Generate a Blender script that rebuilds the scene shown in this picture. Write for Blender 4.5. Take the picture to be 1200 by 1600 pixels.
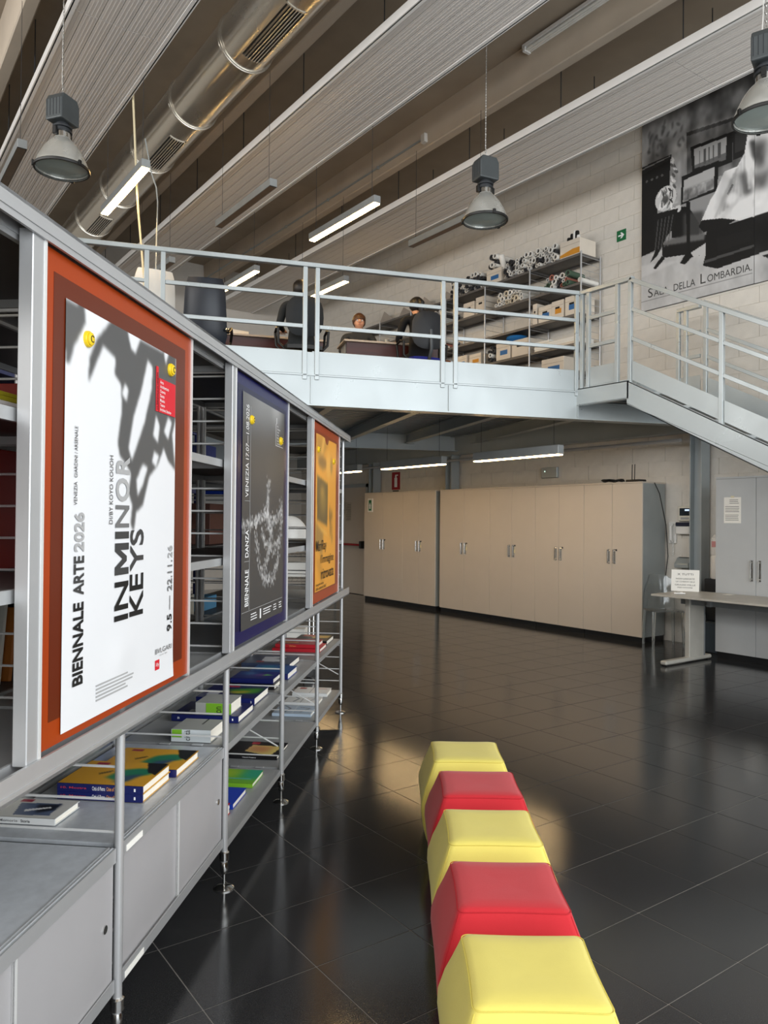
import bpy, bmesh, math, random
import numpy as np
from mathutils import Vector, Matrix
random.seed(7); rng = np.random.default_rng(7)
for o in list(bpy.data.objects): bpy.data.objects.remove(o)
SC = bpy.context.scene; COL = SC.collection
R = math.radians

# ------------------------------------------------------------------ camera
# room axes: X towards the block wall, Y along it (away), Z up; eye 1.53 m
EYE = Vector((0, 0, 1.53)); FPX = 1195.0
yaw, roll, pitch = R(35.6), R(0.5), math.atan(12.7 / FPX)
F0 = Vector((math.sin(yaw), math.cos(yaw), 0)); R0 = Vector((math.cos(yaw), -math.sin(yaw), 0)); U0 = Vector((0, 0, 1))
CF = F0 * math.cos(pitch) + U0 * math.sin(pitch); CU = U0 * math.cos(pitch) - F0 * math.sin(pitch)
CR = R0 * math.cos(roll) + CU * math.sin(roll); CU = CU * math.cos(roll) - R0 * math.sin(roll)
cd = bpy.data.cameras.new('camera'); cam = bpy.data.objects.new('camera', cd); COL.objects.link(cam)
cd.sensor_fit = 'VERTICAL'; cd.sensor_height = 24; cd.sensor_width = 18; cd.lens = FPX / 1600 * 24
cd.clip_start = .05; cd.clip_end = 200
m = Matrix.Identity(4)
for i, v in enumerate((CR, CU, -CF)):
    for j in range(3): m[j][i] = v[j]
m.translation = EYE; cam.matrix_world = m; SC.camera = cam

# ------------------------------------------------------------------ light
w = bpy.data.worlds.new('world'); SC.world = w; w.use_nodes = True
bg = w.node_tree.nodes['Background']; bg.inputs[0].default_value = (.80, .90, 1, 1); bg.inputs[1].default_value = 1.0
def area(name, loc, rot, sx, sy, power, col):
    l = bpy.data.lights.new(name, 'AREA'); l.shape = 'RECTANGLE'; l.size = sx; l.size_y = sy; l.energy = power; l.color = col
    o = bpy.data.objects.new(name, l); COL.objects.link(o); o.location = loc; o.rotation_euler = rot; return o
# daylight in the tall glazed front behind the camera; the side fill is added to brighten the block wall
area('daylight_front', (3.2, -3.7, 3.3), (R(90), 0, 0), 10.5, 5.6, 720, (.95, .98, 1))
area('side_fill', (-5.7, 4.0, 5.2), (R(90), 0, R(-90)), 16, 2.4, 800, (1, .97, .93))
vs = SC.view_settings; vs.view_transform = 'Standard'; vs.look = 'None'; vs.gamma = 1; vs.exposure = 0.0; vs.use_curve_mapping = False

# ------------------------------------------------------------------ materials
def lin(c):
    if isinstance(c, str):
        c = c.lstrip('#'); c = [int(c[i:i + 2], 16) / 255 for i in (0, 2, 4)]
        return tuple(((x / 12.92) if x <= .04045 else ((x + .055) / 1.055) ** 2.4) for x in c)
    return tuple(c)
MATS = {}
def M(name, col, rough=.5, metal=0., var=.08, scale=6., bump=0., bscale=60., spec=.5, emit=0., trans=0., alpha=1., sheen=0., coat=0., stretch=None, rvar=0.):
    if name in MATS: return MATS[name]
    m = bpy.data.materials.new(name); m.use_nodes = True; n = m.node_tree.nodes; L = m.node_tree.links
    b = n['Principled BSDF']; c = lin(col)
    b.inputs['Roughness'].default_value = rough; b.inputs['Metallic'].default_value = metal
    b.inputs['Specular IOR Level'].default_value = spec
    if trans: b.inputs['Transmission Weight'].default_value = trans
    if alpha < 1: b.inputs['Alpha'].default_value = alpha
    if sheen: b.inputs['Sheen Weight'].default_value = sheen
    if coat: b.inputs['Coat Weight'].default_value = coat; b.inputs['Coat Roughness'].default_value = .08
    tc = n.new('ShaderNodeTexCoord'); mp = n.new('ShaderNodeMapping'); L.new(tc.outputs['Object'], mp.inputs[0])
    if stretch: mp.inputs['Scale'].default_value = stretch
    nz = n.new('ShaderNodeTexNoise'); nz.inputs['Scale'].default_value = scale; nz.inputs['Detail'].default_value = 5
    L.new(mp.outputs[0], nz.inputs['Vector'])
    mr = n.new('ShaderNodeMapRange'); mr.inputs['From Min'].default_value = .3; mr.inputs['From Max'].default_value = .7
    mr.inputs['To Min'].default_value = 1 - var; mr.inputs['To Max'].default_value = 1 + var; L.new(nz.outputs['Fac'], mr.inputs[0])
    vm = n.new('ShaderNodeVectorMath'); vm.operation = 'SCALE'; vm.inputs[0].default_value = c; L.new(mr.outputs[0], vm.inputs['Scale'])
    L.new(vm.outputs[0], b.inputs['Base Color'])
    if rvar:
        r2 = n.new('ShaderNodeMapRange'); r2.inputs['From Min'].default_value = .3; r2.inputs['From Max'].default_value = .7
        r2.inputs['To Min'].default_value = max(.02, rough - rvar); r2.inputs['To Max'].default_value = rough + rvar
        L.new(nz.outputs['Fac'], r2.inputs[0]); L.new(r2.outputs[0], b.inputs['Roughness'])
    if bump:
        nb = n.new('ShaderNodeTexNoise'); nb.inputs['Scale'].default_value = bscale; nb.inputs['Detail'].default_value = 3
        L.new(mp.outputs[0], nb.inputs['Vector'])
        bp = n.new('ShaderNodeBump'); bp.inputs['Strength'].default_value = bump; bp.inputs['Distance'].default_value = .01
        L.new(nb.outputs['Fac'], bp.inputs['Height']); L.new(bp.outputs[0], b.inputs['Normal'])
    if emit:
        b.inputs['Emission Color'].default_value = (*c, 1); b.inputs['Emission Strength'].default_value = emit
    MATS[name] = m; return m
def print_mat(name, rough=.4):
    m = bpy.data.materials.new(name); m.use_nodes = True; n = m.node_tree.nodes
    a = n.new('ShaderNodeVertexColor'); a.layer_name = 'ink'
    m.node_tree.links.new(a.outputs['Color'], n['Principled BSDF'].inputs['Base Color'])
    n['Principled BSDF'].inputs['Roughness'].default_value = rough; return m
PRINT = print_mat('printed_ink'); PRINT_M = print_mat('printed_matt', .7)

mTILE = M('black_granite_tile', '#313132', .11, var=.3, scale=260, bump=.025, bscale=420, rvar=.03, spec=.6)
mGROUT = M('floor_grout', '#8a8781', .8)
mBLOCK = M('painted_block', '#d8d3ca', .75, var=.04, scale=9, bump=.25, bscale=70)
mMORTAR = M('mortar', '#d6d1c7', .85)
mWALLP = M('painted_plaster', '#cfcac2', .8, var=.03)
mCONC = M('concrete_beam', '#c3b6a5', .8, var=.06, scale=2.5, bump=.1)
mSLAB = M('concrete_slab', '#a09382', .85, var=.08, scale=2)
mSTRIP = M('ribbed_white_sheet', '#dad5d0', .5, var=.006, scale=1.5)
mFLANGE = M('white_flange', '#e9e7e4', .45, var=.02)
mGALV = M('painted_steel_pale_grey', '#adb4b5', .33, .3, var=.05, scale=2.2, rvar=.08)
mGALVD = M('painted_steel_grey', '#a3abae', .4, .15, var=.05, scale=2.5)
mDECK = M('corrugated_deck', '#7d8487', .45, .5, var=.08)
mDUCT = M('galvanised_duct', '#d3cec4', .24, .9, var=.06, scale=3, stretch=(1, .3, 1), rvar=.07)
mALU = M('anodised_aluminium', '#bdbebf', .35, .45, var=.03)
mALUW = M('bright_aluminium_edge', '#e2e2e0', .35, .3, var=.02)
mCHROME = M('chrome', '#d6d6d4', .15, 1, var=.03)
mSHELF = M('grey_metal_shelf', '#a3a4a4', .42, .25, var=.04, scale=12)
mCABP = M('white_satin_panel', '#a6a4a5', .35, var=.02)
mDARK = M('dark_metal', '#33363a', .5, .3)
mBLACK = M('black_plastic', '#141414', .45)
mDOOR = M('beige_laminate', '#cbc0b2', .42, var=.02, scale=3)
mDOORG = M('grey_laminate', '#b9bcbd', .45, var=.02)
mCSIDE = M('grey_steel_side', '#a0a6a6', .38, .2, var=.1, scale=1.5)
mPLINTH = M('black_plinth', '#17181a', .4)
mWHITE = M('white_plastic', '#e6e5e1', .4, var=.02)
mPAPER = M('paper', '#efede6', .8, var=.02)
mCREAMP = M('page_block', '#ece7da', .8, var=.05, scale=200, stretch=(.02, .02, 1))
mCARD = M('white_cardboard', '#dcd2c3', .75, var=.04)
mKRAFT = M('brown_cardboard', '#a98b66', .8, var=.06)
mCHERRY = M('cherry_wood', '#4a1a10', .35, var=.2, scale=3, stretch=(1, 1, 8))
mYELLOW = M('yellow_cotton', '#ddcf66', .85, var=.04, scale=5, bump=.12, bscale=500, sheen=.18)
mRED = M('red_cotton', '#bf1b27', .85, var=.05, scale=5, bump=.12, bscale=500, sheen=.18)
mORANGE = M('orange_acrylic', '#9e3a0b', .3, var=.03)
mORANGED = M('orange_acrylic_shaded', '#61230c', .28, var=.04, scale=2)
mNAVY = M('navy_acrylic', '#11134f', .3, var=.04)
mNAVYD = M('navy_acrylic_shaded', '#0c0e3a', .3, var=.04)
mBRICKO = M('brick_orange_acrylic', '#a83f1b', .3, var=.03)
mBRICKD = M('brick_orange_shaded', '#8d3517', .3, var=.03)
mMAGNET = M('yellow_magnet', '#e8c722', .35, var=.02)
mSKIN = M('skin', '#c79477', .55, var=.04)
mGREYK = M('charcoal_knit', '#2c2f31', .9, var=.1, scale=30)
mBLKCLOTH = M('black_cloth', '#121214', .9)
mJEANS = M('dark_trousers', '#1b1e26', .9)
mHAIRD = M('dark_hair', '#140f0c', .5, var=.3, scale=40)
mHAIRB = M('brown_hair', '#4a2d16', .5, var=.3, scale=40)
mNAVYL = M('navy_leather', '#131c2a', .38, var=.08)
mWLEA = M('white_leather', '#dcdad4', .45, var=.03)
mMESH = M('black_mesh', '#22262a', .8)
mBLUEF = M('royal_blue_fabric', '#141d7a', .8)
mGLASS = M('clear_glass', '#ffffff', .03, trans=1., var=0)
mCLEAR = M('clear_polycarbonate', '#f2f6f6', .06, trans=.92, var=0)
mREFL = M('spun_aluminium', '#d2d2cc', .25, .55, var=.08, rvar=.06)
mLENS = M('frosted_lens', '#aab6b2', .25, .1, var=.05)
mTUBE_ON = M('lit_tube', '#ffd084', .4, emit=55, var=0); mTUBE_LO = M('lit_tube_low', '#ffd69a', .4, emit=28, var=0)
mTUBE_OFF = M('unlit_louvre', '#8b7a6a', .35, .5)
mLAMPG = M('lamp_housing_grey', '#989c9d', .4, .3)
mEXITG = M('exit_green', '#0d6b3c', .5)
mREDP = M('red_paint', '#a5121d', .4)
mINK = M('ink_black', '#111111', .6, var=0); mINK2 = M('ink_grey_dark', '#3b3b3b', .6, var=0)
mINK3 = M('ink_grey', '#6f6f6f', .6, var=0); mINK4 = M('ink_grey_light', '#a8a8a8', .6, var=0)
mINKW = M('ink_white', '#f2f2f2', .6, var=0); mINKR = M('ink_red', '#d3202f', .5, var=0); mINKO = M('ink_orange', '#e9a05a', .5, var=0)
mBLUEPOST = M('blue_steel_post', '#1b2350', .45, .2)

# ------------------------------------------------------------------ builders
FR = {}
def thing(name, label, cat, loc=(0, 0, 0), rz=0., group=None, kind=None):
    o = bpy.data.objects.new(name, None); COL.objects.link(o); o.empty_display_size = .1
    o.location = loc; o.rotation_euler = (0, 0, rz)
    if label: o['label'] = label
    if cat: o['category'] = cat
    if group: o['group'] = group
    if kind: o['kind'] = kind
    return o
def tag(o, label=None, cat=None, group=None, kind=None):
    if label: o['label'] = label
    if cat: o['category'] = cat
    if group: o['group'] = group
    if kind: o['kind'] = kind
    return o
def copy_tree(o, parent=None):
    c = o.copy(); COL.objects.link(c); c.parent = parent
    for ch in list(o.children): copy_tree(ch, c)
    return c
def dup(o, loc, rz, label, group=None):
    c = copy_tree(o); c.location = loc; c.rotation_euler = (0, 0, rz); c['label'] = label
    if group: c['group'] = group
    return c
def link_mesh(name, me, parent=None, loc=None):
    o = bpy.data.objects.new(name, me); COL.objects.link(o); o.parent = parent
    if loc is not None: o.location = loc
    return o
BOXF = [(0, 3, 2, 1), (4, 5, 6, 7), (0, 1, 5, 4), (1, 2, 6, 5), (2, 3, 7, 6), (3, 0, 4, 7)]
class MB:
    def __init__(s): s.v = []; s.f = []
    def add(s, vs, fs):
        b = len(s.v); s.v += [tuple(q) for q in vs]; s.f += [tuple(b + i for i in f) for f in fs]; return s
    def box(s, x0, x1, y0, y1, z0, z1):
        if x0 > x1: x0, x1 = x1, x0
        if y0 > y1: y0, y1 = y1, y0
        if z0 > z1: z0, z1 = z1, z0
        return s.add([(x0, y0, z0), (x1, y0, z0), (x1, y1, z0), (x0, y1, z0), (x0, y0, z1), (x1, y0, z1), (x1, y1, z1), (x0, y1, z1)], BOXF)
    def cbox(s, c, d, rot=None):
        q = Matrix.Identity(3) if rot is None else rot
        vs = [Vector(c) + q @ Vector((sx * d[0] / 2, sy * d[1] / 2, sz * d[2] / 2)) for sz in (-1, 1) for sx, sy in ((-1, -1), (1, -1), (1, 1), (-1, 1))]
        return s.add(vs, BOXF)
    def bar(s, p, q, wd, hg, up=(0, 0, 1)):
        p, q = Vector(p), Vector(q); d = (q - p).normalized(); u = Vector(up); r = d.cross(u)
        if r.length < 1e-4: r = d.cross(Vector((1, 0, 0)))
        r.normalize(); u = r.cross(d).normalized()
        vs = []
        for e in (p, q): vs += [e - r * wd / 2 - u * hg / 2, e + r * wd / 2 - u * hg / 2, e + r * wd / 2 + u * hg / 2, e - r * wd / 2 + u * hg / 2]
        return s.add(vs, [(0, 1, 2, 3), (7, 6, 5, 4), (4, 5, 1, 0), (5, 6, 2, 1), (6, 7, 3, 2), (7, 4, 0, 3)])
    def tube(s, pts, r, n=8, cap=True):
        pts = [Vector(p) for p in pts]; rr = r if isinstance(r, (list, tuple)) else [r] * len(pts)
        rings = []; prev = None
        for i, p in enumerate(pts):
            a = pts[max(i - 1, 0)]; b = pts[min(i + 1, len(pts) - 1)]; d = (b - a).normalized()
            if prev is None: x = d.orthogonal().normalized()
            else: x = (prev - d * prev.dot(d)).normalized()
            prev = x; y = d.cross(x)
            rings.append([p + (x * math.cos(2 * math.pi * k / n) + y * math.sin(2 * math.pi * k / n)) * rr[i] for k in range(n)])
        vs = [q for g in rings for q in g]; fs = []
        for i in range(len(pts) - 1):
            for k in range(n): fs.append((i * n + k, i * n + (k + 1) % n, (i + 1) * n + (k + 1) % n, (i + 1) * n + k))
        if cap: fs.append(tuple(range(n - 1, -1, -1))); fs.append(tuple((len(pts) - 1) * n + k for k in range(n)))
        return s.add(vs, fs)
    def lathe(s, prof, c=(0, 0, 0), n=24, cap=True):
        c = Vector(c); vs = []; fs = []
        for r, z in prof: vs += [c + Vector((r * math.cos(2 * math.pi * k / n), r * math.sin(2 * math.pi * k / n), z)) for k in range(n)]
        for i in range(len(prof) - 1):
            for k in range(n): fs.append((i * n + k, i * n + (k + 1) % n, (i + 1) * n + (k + 1) % n, (i + 1) * n + k))
        if cap:
            if prof[0][0] > 1e-4: fs.append(tuple(range(n - 1, -1, -1)))
            if prof[-1][0] > 1e-4: fs.append(tuple((len(prof) - 1) * n + k for k in range(n)))
        return s.add(vs, fs)
    def prism(s, poly, d, base=None):
        """poly: list of 3d points (planar), extruded by vector d"""
        n = len(poly); d = Vector(d); a = [Vector(p) for p in poly]
        return s.add(a + [p + d for p in a], [tuple(range(n - 1, -1, -1)), tuple(range(n, 2 * n))] + [(i, (i + 1) % n, n + (i + 1) % n, n + i) for i in range(n)])
    def mesh(s, name, mat, smooth=False, bevel=0., seg=1, fix=True):
        me = bpy.data.meshes.new(name); me.from_pydata(s.v, [], s.f)
        if bevel or fix:
            bm = bmesh.new(); bm.from_mesh(me)
            if bevel:
                bmesh.ops.remove_doubles(bm, verts=bm.verts, dist=1e-6)
                bmesh.ops.bevel(bm, geom=[e for e in bm.edges if len(e.link_faces) == 2 and e.calc_face_angle(0) > .5], offset=bevel, segments=seg, affect='EDGES', profile=.5)
            bmesh.ops.recalc_face_normals(bm, faces=bm.faces); bm.to_mesh(me); bm.free()
        for q in (mat if isinstance(mat, (list, tuple)) else [mat]): me.materials.append(q)
        if smooth: me.shade_smooth(); me.set_sharp_from_angle(angle=R(38))
        return me
    def build(s, name, mat, parent=None, smooth=False, bevel=0., seg=1, label=None, loc=None, kind=None):
        o = link_mesh(name, s.mesh(name, mat, smooth, bevel, seg), parent, loc)
        if label: o['label'] = label
        if kind: o['kind'] = kind
        return o
def bx(name, mat, parent, x0, x1, y0, y1, z0, z1, bevel=0., label=None):
    return MB().box(x0, x1, y0, y1, z0, z1).build(name, mat, parent, bevel=bevel, label=label)
_txt = {}
def text(s, mat, parent, pos, xd, yd, w=None, h=None, bold=.0, name='lettering', align='L', z=.0006):
    """flat lettering; pos = lower-left corner, xd = reading direction, yd = up of the letters"""
    cu = bpy.data.curves.new('t', 'FONT'); cu.body = s; cu.size = 1; cu.offset = bold; cu.resolution_u = 3
    to = bpy.data.objects.new('t', cu); COL.objects.link(to)
    dg = bpy.context.evaluated_depsgraph_get(); me = bpy.data.meshes.new_from_object(to.evaluated_get(dg))
    bpy.data.objects.remove(to); bpy.data.curves.remove(cu)
    n = len(me.vertices); co = np.empty(n * 3, np.float32); me.vertices.foreach_get('co', co); co = co.reshape(-1, 3)
    if n == 0: return None
    mn, mx = co.min(0), co.max(0); W, Hh = mx[0] - mn[0], mx[1] - mn[1]
    sx = (w / W) if w else None; sy = (h / Hh) if h else None
    if sx is None: sx = sy
    if sy is None: sy = sx
    xd, yd = Vector(xd).normalized(), Vector(yd).normalized(); nd = xd.cross(yd)
    P = np.outer((co[:, 0] - mn[0]) * sx, np.array(xd)) + np.outer((co[:, 1] - mn[1]) * sy, np.array(yd)) + np.array(Vector(pos) + nd * z)
    me.vertices.foreach_set('co', P.astype(np.float32).ravel()); me.update(); me.materials.clear(); me.materials.append(mat)
    o = link_mesh(name, me, parent); return o

class Paint:
    """a small picture worked out on a grid, later laid on a sheet as ink"""
    def __init__(s, w, h, bg):
        s.w, s.h = w, h; s.a = np.empty((h, w, 3), np.float32); s.a[:] = s.c(bg)
        s.X, s.Y = np.meshgrid((np.arange(w)) / (w - 1), (np.arange(h)) / (h - 1))
    def c(s, col):
        if isinstance(col, str): col = col.lstrip('#'); return np.array([int(col[i:i + 2], 16) / 255 for i in (0, 2, 4)], np.float32)
        if isinstance(col, (int, float)): return np.array([col] * 3, np.float32)
        return np.array(col, np.float32)
    def blur(s, m, k):
        k = int(k)
        if k < 1: return m
        for ax in (0, 1):
            for _ in range(2):
                p = [(0, 0)] * m.ndim; p[ax] = (k, k); q = np.pad(m, p, mode='edge'); cs = np.cumsum(q, axis=ax, dtype=np.float64)
                z = np.zeros_like(np.take(cs, [0], axis=ax)); cs = np.concatenate([z, cs], axis=ax)
                n = m.shape[ax]; hi = np.take(cs, np.arange(2 * k + 1, 2 * k + 1 + n), axis=ax); lo = np.take(cs, np.arange(0, n), axis=ax)
                m = ((hi - lo) / (2 * k + 1)).astype(np.float32)
        return m
    def put(s, m, col, alpha=1., soft=0):
        m = m.astype(np.float32)
        if soft: m = s.blur(m, soft)
        m = (m * alpha)[..., None]; s.a = s.a * (1 - m) + s.c(col) * m; return s
    def poly(s, pts, col, alpha=1., soft=0):
        m = np.zeros((s.h, s.w), bool); n = len(pts)
        for i in range(n):
            x1, y1 = pts[i]; x2, y2 = pts[(i + 1) % n]
            if y1 == y2: continue
            cnd = (y1 > s.Y) != (y2 > s.Y); m ^= cnd & (s.X < (x2 - x1) * (s.Y - y1) / (y2 - y1) + x1)
        return s.put(m, col, alpha, soft)
    def rect(s, x0, y0, x1, y1, col, alpha=1., soft=0): return s.put((s.X >= x0) & (s.X <= x1) & (s.Y >= y0) & (s.Y <= y1), col, alpha, soft)
    def ell(s, cx, cy, rx, ry, col, alpha=1., soft=0, rot=0.):
        c, q = math.cos(rot), math.sin(rot); dx, dy = s.X - cx, s.Y - cy
        return s.put(((dx * c + dy * q) / rx) ** 2 + ((-dx * q + dy * c) / ry) ** 2 <= 1, col, alpha, soft)
    def noise(s, cells, amp, mask=None):
        t = np.zeros((s.h, s.w), np.float32)
        for o in range(3):
            n = cells * 2 ** o; g = rng.random((n + 2, n + 2)).astype(np.float32)
            gx, gy = s.X * n, s.Y * n; ix, iy = gx.astype(int), gy.astype(int); fx, fy = gx - ix, gy - iy
            fx = fx * fx * (3 - 2 * fx); fy = fy * fy * (3 - 2 * fy)
            t += (g[iy, ix] * (1 - fx) * (1 - fy) + g[iy, ix + 1] * fx * (1 - fy) + g[iy + 1, ix] * (1 - fx) * fy + g[iy + 1, ix + 1] * fx * fy - .5) / 2 ** o
        return t * amp
    def sheet(s, name, parent, org, ux, uy, mat=None, disp=None, z=0.):
        org, ux, uy = np.array(org, float), np.array(ux, float), np.array(uy, float); nd = np.cross(uy, ux); nd /= np.linalg.norm(nd)
        P = org + s.X[..., None] * ux + s.Y[..., None] * uy + nd * z
        if disp is not None: P = P + disp(s.X, s.Y)[..., None] * nd
        w, h = s.w, s.h; i = np.arange(w * h).reshape(h, w)
        f = np.stack([i[:-1, :-1], i[1:, :-1], i[1:, 1:], i[:-1, 1:]], -1).reshape(-1, 4)
        me = bpy.data.meshes.new(name); me.vertices.add(w * h); me.vertices.foreach_set('co', P.astype(np.float32).ravel())
        me.loops.add(len(f) * 4); me.loops.foreach_set('vertex_index', f.astype(np.int32).ravel())
        me.polygons.add(len(f)); me.polygons.foreach_set('loop_start', np.arange(0, len(f) * 4, 4, dtype=np.int32))
        me.update(calc_edges=True)
        a = np.clip(s.a, 0, 1); l = np.where(a <= .04045, a / 12.92, ((a + .055) / 1.055) ** 2.4)
        at = me.color_attributes.new('ink', 'FLOAT_COLOR', 'POINT'); at.data.foreach_set('color', np.concatenate([l, np.ones((h, w, 1))], -1).astype(np.float32).ravel())
        me.materials.append(mat or PRINT); me.validate(); me.shade_smooth()
        return link_mesh(name, me, parent)
def rz3(a): return Matrix.Rotation(a, 3, 'Z')
# ================================================================== the room
WX = 8.80; YB, YF = -4.0, 15.6; XL = -6.0; ZR = 6.97
def proj(P):
    v = Vector(P) - EYE; z = v.dot(CF)
    return (600 + FPX * v.dot(CR) / z, 800 - FPX * v.dot(CU) / z, z) if z > .05 else (1e5, 1e5, z)
# floor of square black tiles over pale grout
flo = MB().box(XL, WX + .2, YB, YF + .2, -.2, -.002).build('floor', mGROUT); tag(flo, 'floor of glossy black square tiles with thin pale joints', kind='structure')
TS = .407; gx0, gy0 = 2.170 - 60 * TS, 1.455 - 60 * TS; gap = .0024
tiles = []
for i in range(140):
    for j in range(140):
        x, y = gx0 + i * TS, gy0 + j * TS
        if x > XL and x + TS < WX + .01 + TS and y > YB and y < YF:
            c = (x + TS / 2, y + TS / 2, 0); px, py, d = proj(c)
            tt = (c[0] - 1.325) * -.7453 + (c[1] - 2.966) * .6667
            tiles.append(((d if (-60 < px < 1260 and py < 1720 and tt < .35) else 999 + d), x, y))
tiles.sort()
tm = MB().box(gap, TS - gap, gap, TS - gap, -.008, 0).mesh('tile', mTILE)
for d, x, y in tiles[:300]: link_mesh('tile', tm, flo, (x, y, 0))
r = MB()
for d, x, y in tiles[300:]: r.box(x + gap, min(x + TS - gap, WX), y + gap, min(y + TS - gap, YF), -.008, 0)
r.build('tile_field', mTILE, flo, kind='stuff')

# block wall on the right
wr = MB().box(WX + .006, WX + .3, YB, YF + .2, 0, ZR + .3).build('wall_right', mMORTAR); tag(wr, 'wall of cream painted concrete blocks', kind='structure')
bl = []
for k in range(35):
    z = k * .2 + .13 - .2
    for j in range(42):
        y = YB - .5 + j * .5 + (.25 if k % 2 else 0) - .012
        z0, z1 = max(z, 0), min(z + .2, ZR); y0, y1 = max(y, YB), min(y + .5, YF)
        if z1 - z0 < .03 or y1 - y0 < .03: continue
        cy, cz = (y0 + y1) / 2, (z0 + z1) / 2; px, py, d = proj((WX, cy, cz))
        full = abs(z1 - z0 - .2) < .01 and abs(y1 - y0 - .5) < .01
        vis = -20 < px < 1230 and -20 < py < 1100 and not (5.9 < cy < 12.4 and cz < 2.05) and not (cy < 6.25 and 4.5 < cz) and not (cy < 4.9 and cz < 2) and cz < 6.9
        if cy < 8 and 2.9 < cz < 5.4 and 6.9 < cy: vis = vis
        bl.append((d if vis and full else 99 + d, y0, y1, z0, z1))
bl.sort(); g = .0025
bm_ = MB().box(WX, WX + .03, g, .5 - g, g, .2 - g).mesh('block', mBLOCK)
for d, y0, y1, z0, z1 in bl[:300]: link_mesh('block', bm_, wr, (0, y0, z0))
r = MB()
for d, y0, y1, z0, z1 in bl[300:]: r.box(WX, WX + .03, y0 + g, y1 - g, z0 + g, z1 - g)
r.build('block_field', mBLOCK, wr, kind='stuff')
tag(MB().box(XL, WX + .3, YF, YF + .2, 0, ZR + .3).build('wall_far', mWALLP), 'plain painted end wall', kind='structure')
w2 = MB().box(XL - .2, XL, YB, YF + .2, 0, 4.0).box(XL - .2, XL, YB, YF + .2, 6.45, ZR + .3)
for j in range(9): w2.box(XL - .2, XL, YB + j * 2.44 - .06, YB + j * 2.44 + .06, 4.0, 6.45)
tag(MB().box(-2.4, 4.6, 0, .08, 0, 3.0).build('wall_light_block', M('light_block_dark', '#4a3f3a', .8), loc=(1.325 - 2.45 * .7453, 2.966 + 2.45 * .6667, 0)), 'added dark partition shading the storage racks', kind='structure').rotation_euler = (0, 0, R(48.19))  # unseen partition, added to keep the side fill off the racks
tag(w2.build('wall_left', mWALLP), 'painted left wall with a high open strip for the side fill', kind='structure')
w3 = MB().box(XL, WX + .3, YB - .2, YB, 0, .35).box(XL, WX + .3, YB - .2, YB, 6.3, ZR + .3).box(XL, -2.1, YB - .2, YB, .35, 6.3).box(8.5, WX + .3, YB - .2, YB, .35, 6.3)
tag(w3.build('wall_back', mWALLP), 'front wall almost fully glazed', kind='structure')
wf = MB()
for k in range(7): x = -2.1 + k * 1.767; wf.box(x - .04, x + .04, YB - .12, YB - .04, .35, 6.3)
for z in (.39, 2.4, 4.4, 6.26): wf.box(-2.1, 8.5, YB - .12, YB - .04, z - .04, z + .04)
tag(wf.build('window_1', mDARK), 'tall glazed front with dark mullions', kind='structure')
# roof: slab, ribs
tag(MB().box(XL - .2, WX + .3, YB - .2, YF + .2, ZR, ZR + .3).build('ceiling', mSLAB), 'grey concrete roof slab', kind='structure')
for k in range(-3, 3):
    xr = 4.026 + 2.477 * k
    if xr < XL + .3: continue
    p = [(xr - .135, 0, 6.54), (xr, 0, 6.54), (xr + .03, 0, ZR + .01), (xr - .165, 0, ZR + .01)]
    o = MB().prism([(a, YB, c) for a, b, c in p], (0, YF - YB, 0)).build('roof_rib', mCONC, bevel=.012)
    tag(o, ['concrete roof rib', 'concrete roof rib', 'pale concrete roof rib at the upper left corner', 'concrete roof rib beside the round metal duct', 'lit concrete roof rib carrying a conduit above the middle lamp', 'concrete roof rib'][k + 3], kind='structure')
# suspended ribbed ceiling panels
STR = [(2.548, 'white ribbed ceiling strip left of the round metal duct'), (5.028, 'white ribbed ceiling strip right of the round metal duct'), (7.505, 'white ribbed ceiling strip nearest the block wall')]
bw = .9 / 7; segs = [(YB + .02, -1.0)] + [(-1.0 + 2.75 * k, 1.75 + 2.75 * k) for k in range(6)]; segs[-1] = (segs[-1][0], YF - .02)
bmesh_cache = {}
rod = MB().tube([(0, 0, 0), (0, 0, ZR - 6.17)], .006, 5).mesh('hanger_rod', mDARK)
for xr, lab in STR:
    t = thing('ceiling_strip', lab, 'ceiling panel', (xr - .45, 6, 6.13), 0, 'suspended ribbed ceiling strips')
    for (a, b) in segs:
        L_ = round(b - a, 3)
        if L_ not in bmesh_cache:
            q = MB().box(-bw / 2 + .003, bw / 2 - .003, .003, L_ - .003, 0, .02)
            for k in range(1, 4):
                x = -bw / 2 + bw * k / 4; q.box(x - .004, x + .004, .003, L_ - .003, -.002, .004)
            bmesh_cache[L_] = q.mesh('board', mSTRIP)
        for k in range(7): link_mesh('board', bmesh_cache[L_], t, (-.45 + bw * (k + .5), a - 6, 0))
    for s in (-1, 1):
        MB().box(s * .45 - s * .012, s * .45 + s * .012, YB + .02 - 6, YF - .02 - 6, -.014, .075).box(s * .45, s * .45 - s * .045, YB + .02 - 6, YF - .02 - 6, -.014, -.004).build('edge_flange', mFLANGE, t)
    MB().box(-.44, .44, YB + .02 - 6, YF - .02 - 6, .024, .06).build('backing_sheet', mSLAB, t)
    for k in range(13):
        y = YB + .6 + k * 1.55
        for s in (-1, 1): link_mesh('hanger_rod', rod, t, (s * .4, y - 6 + (.18 if s > 0 else 0), .04))
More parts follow.
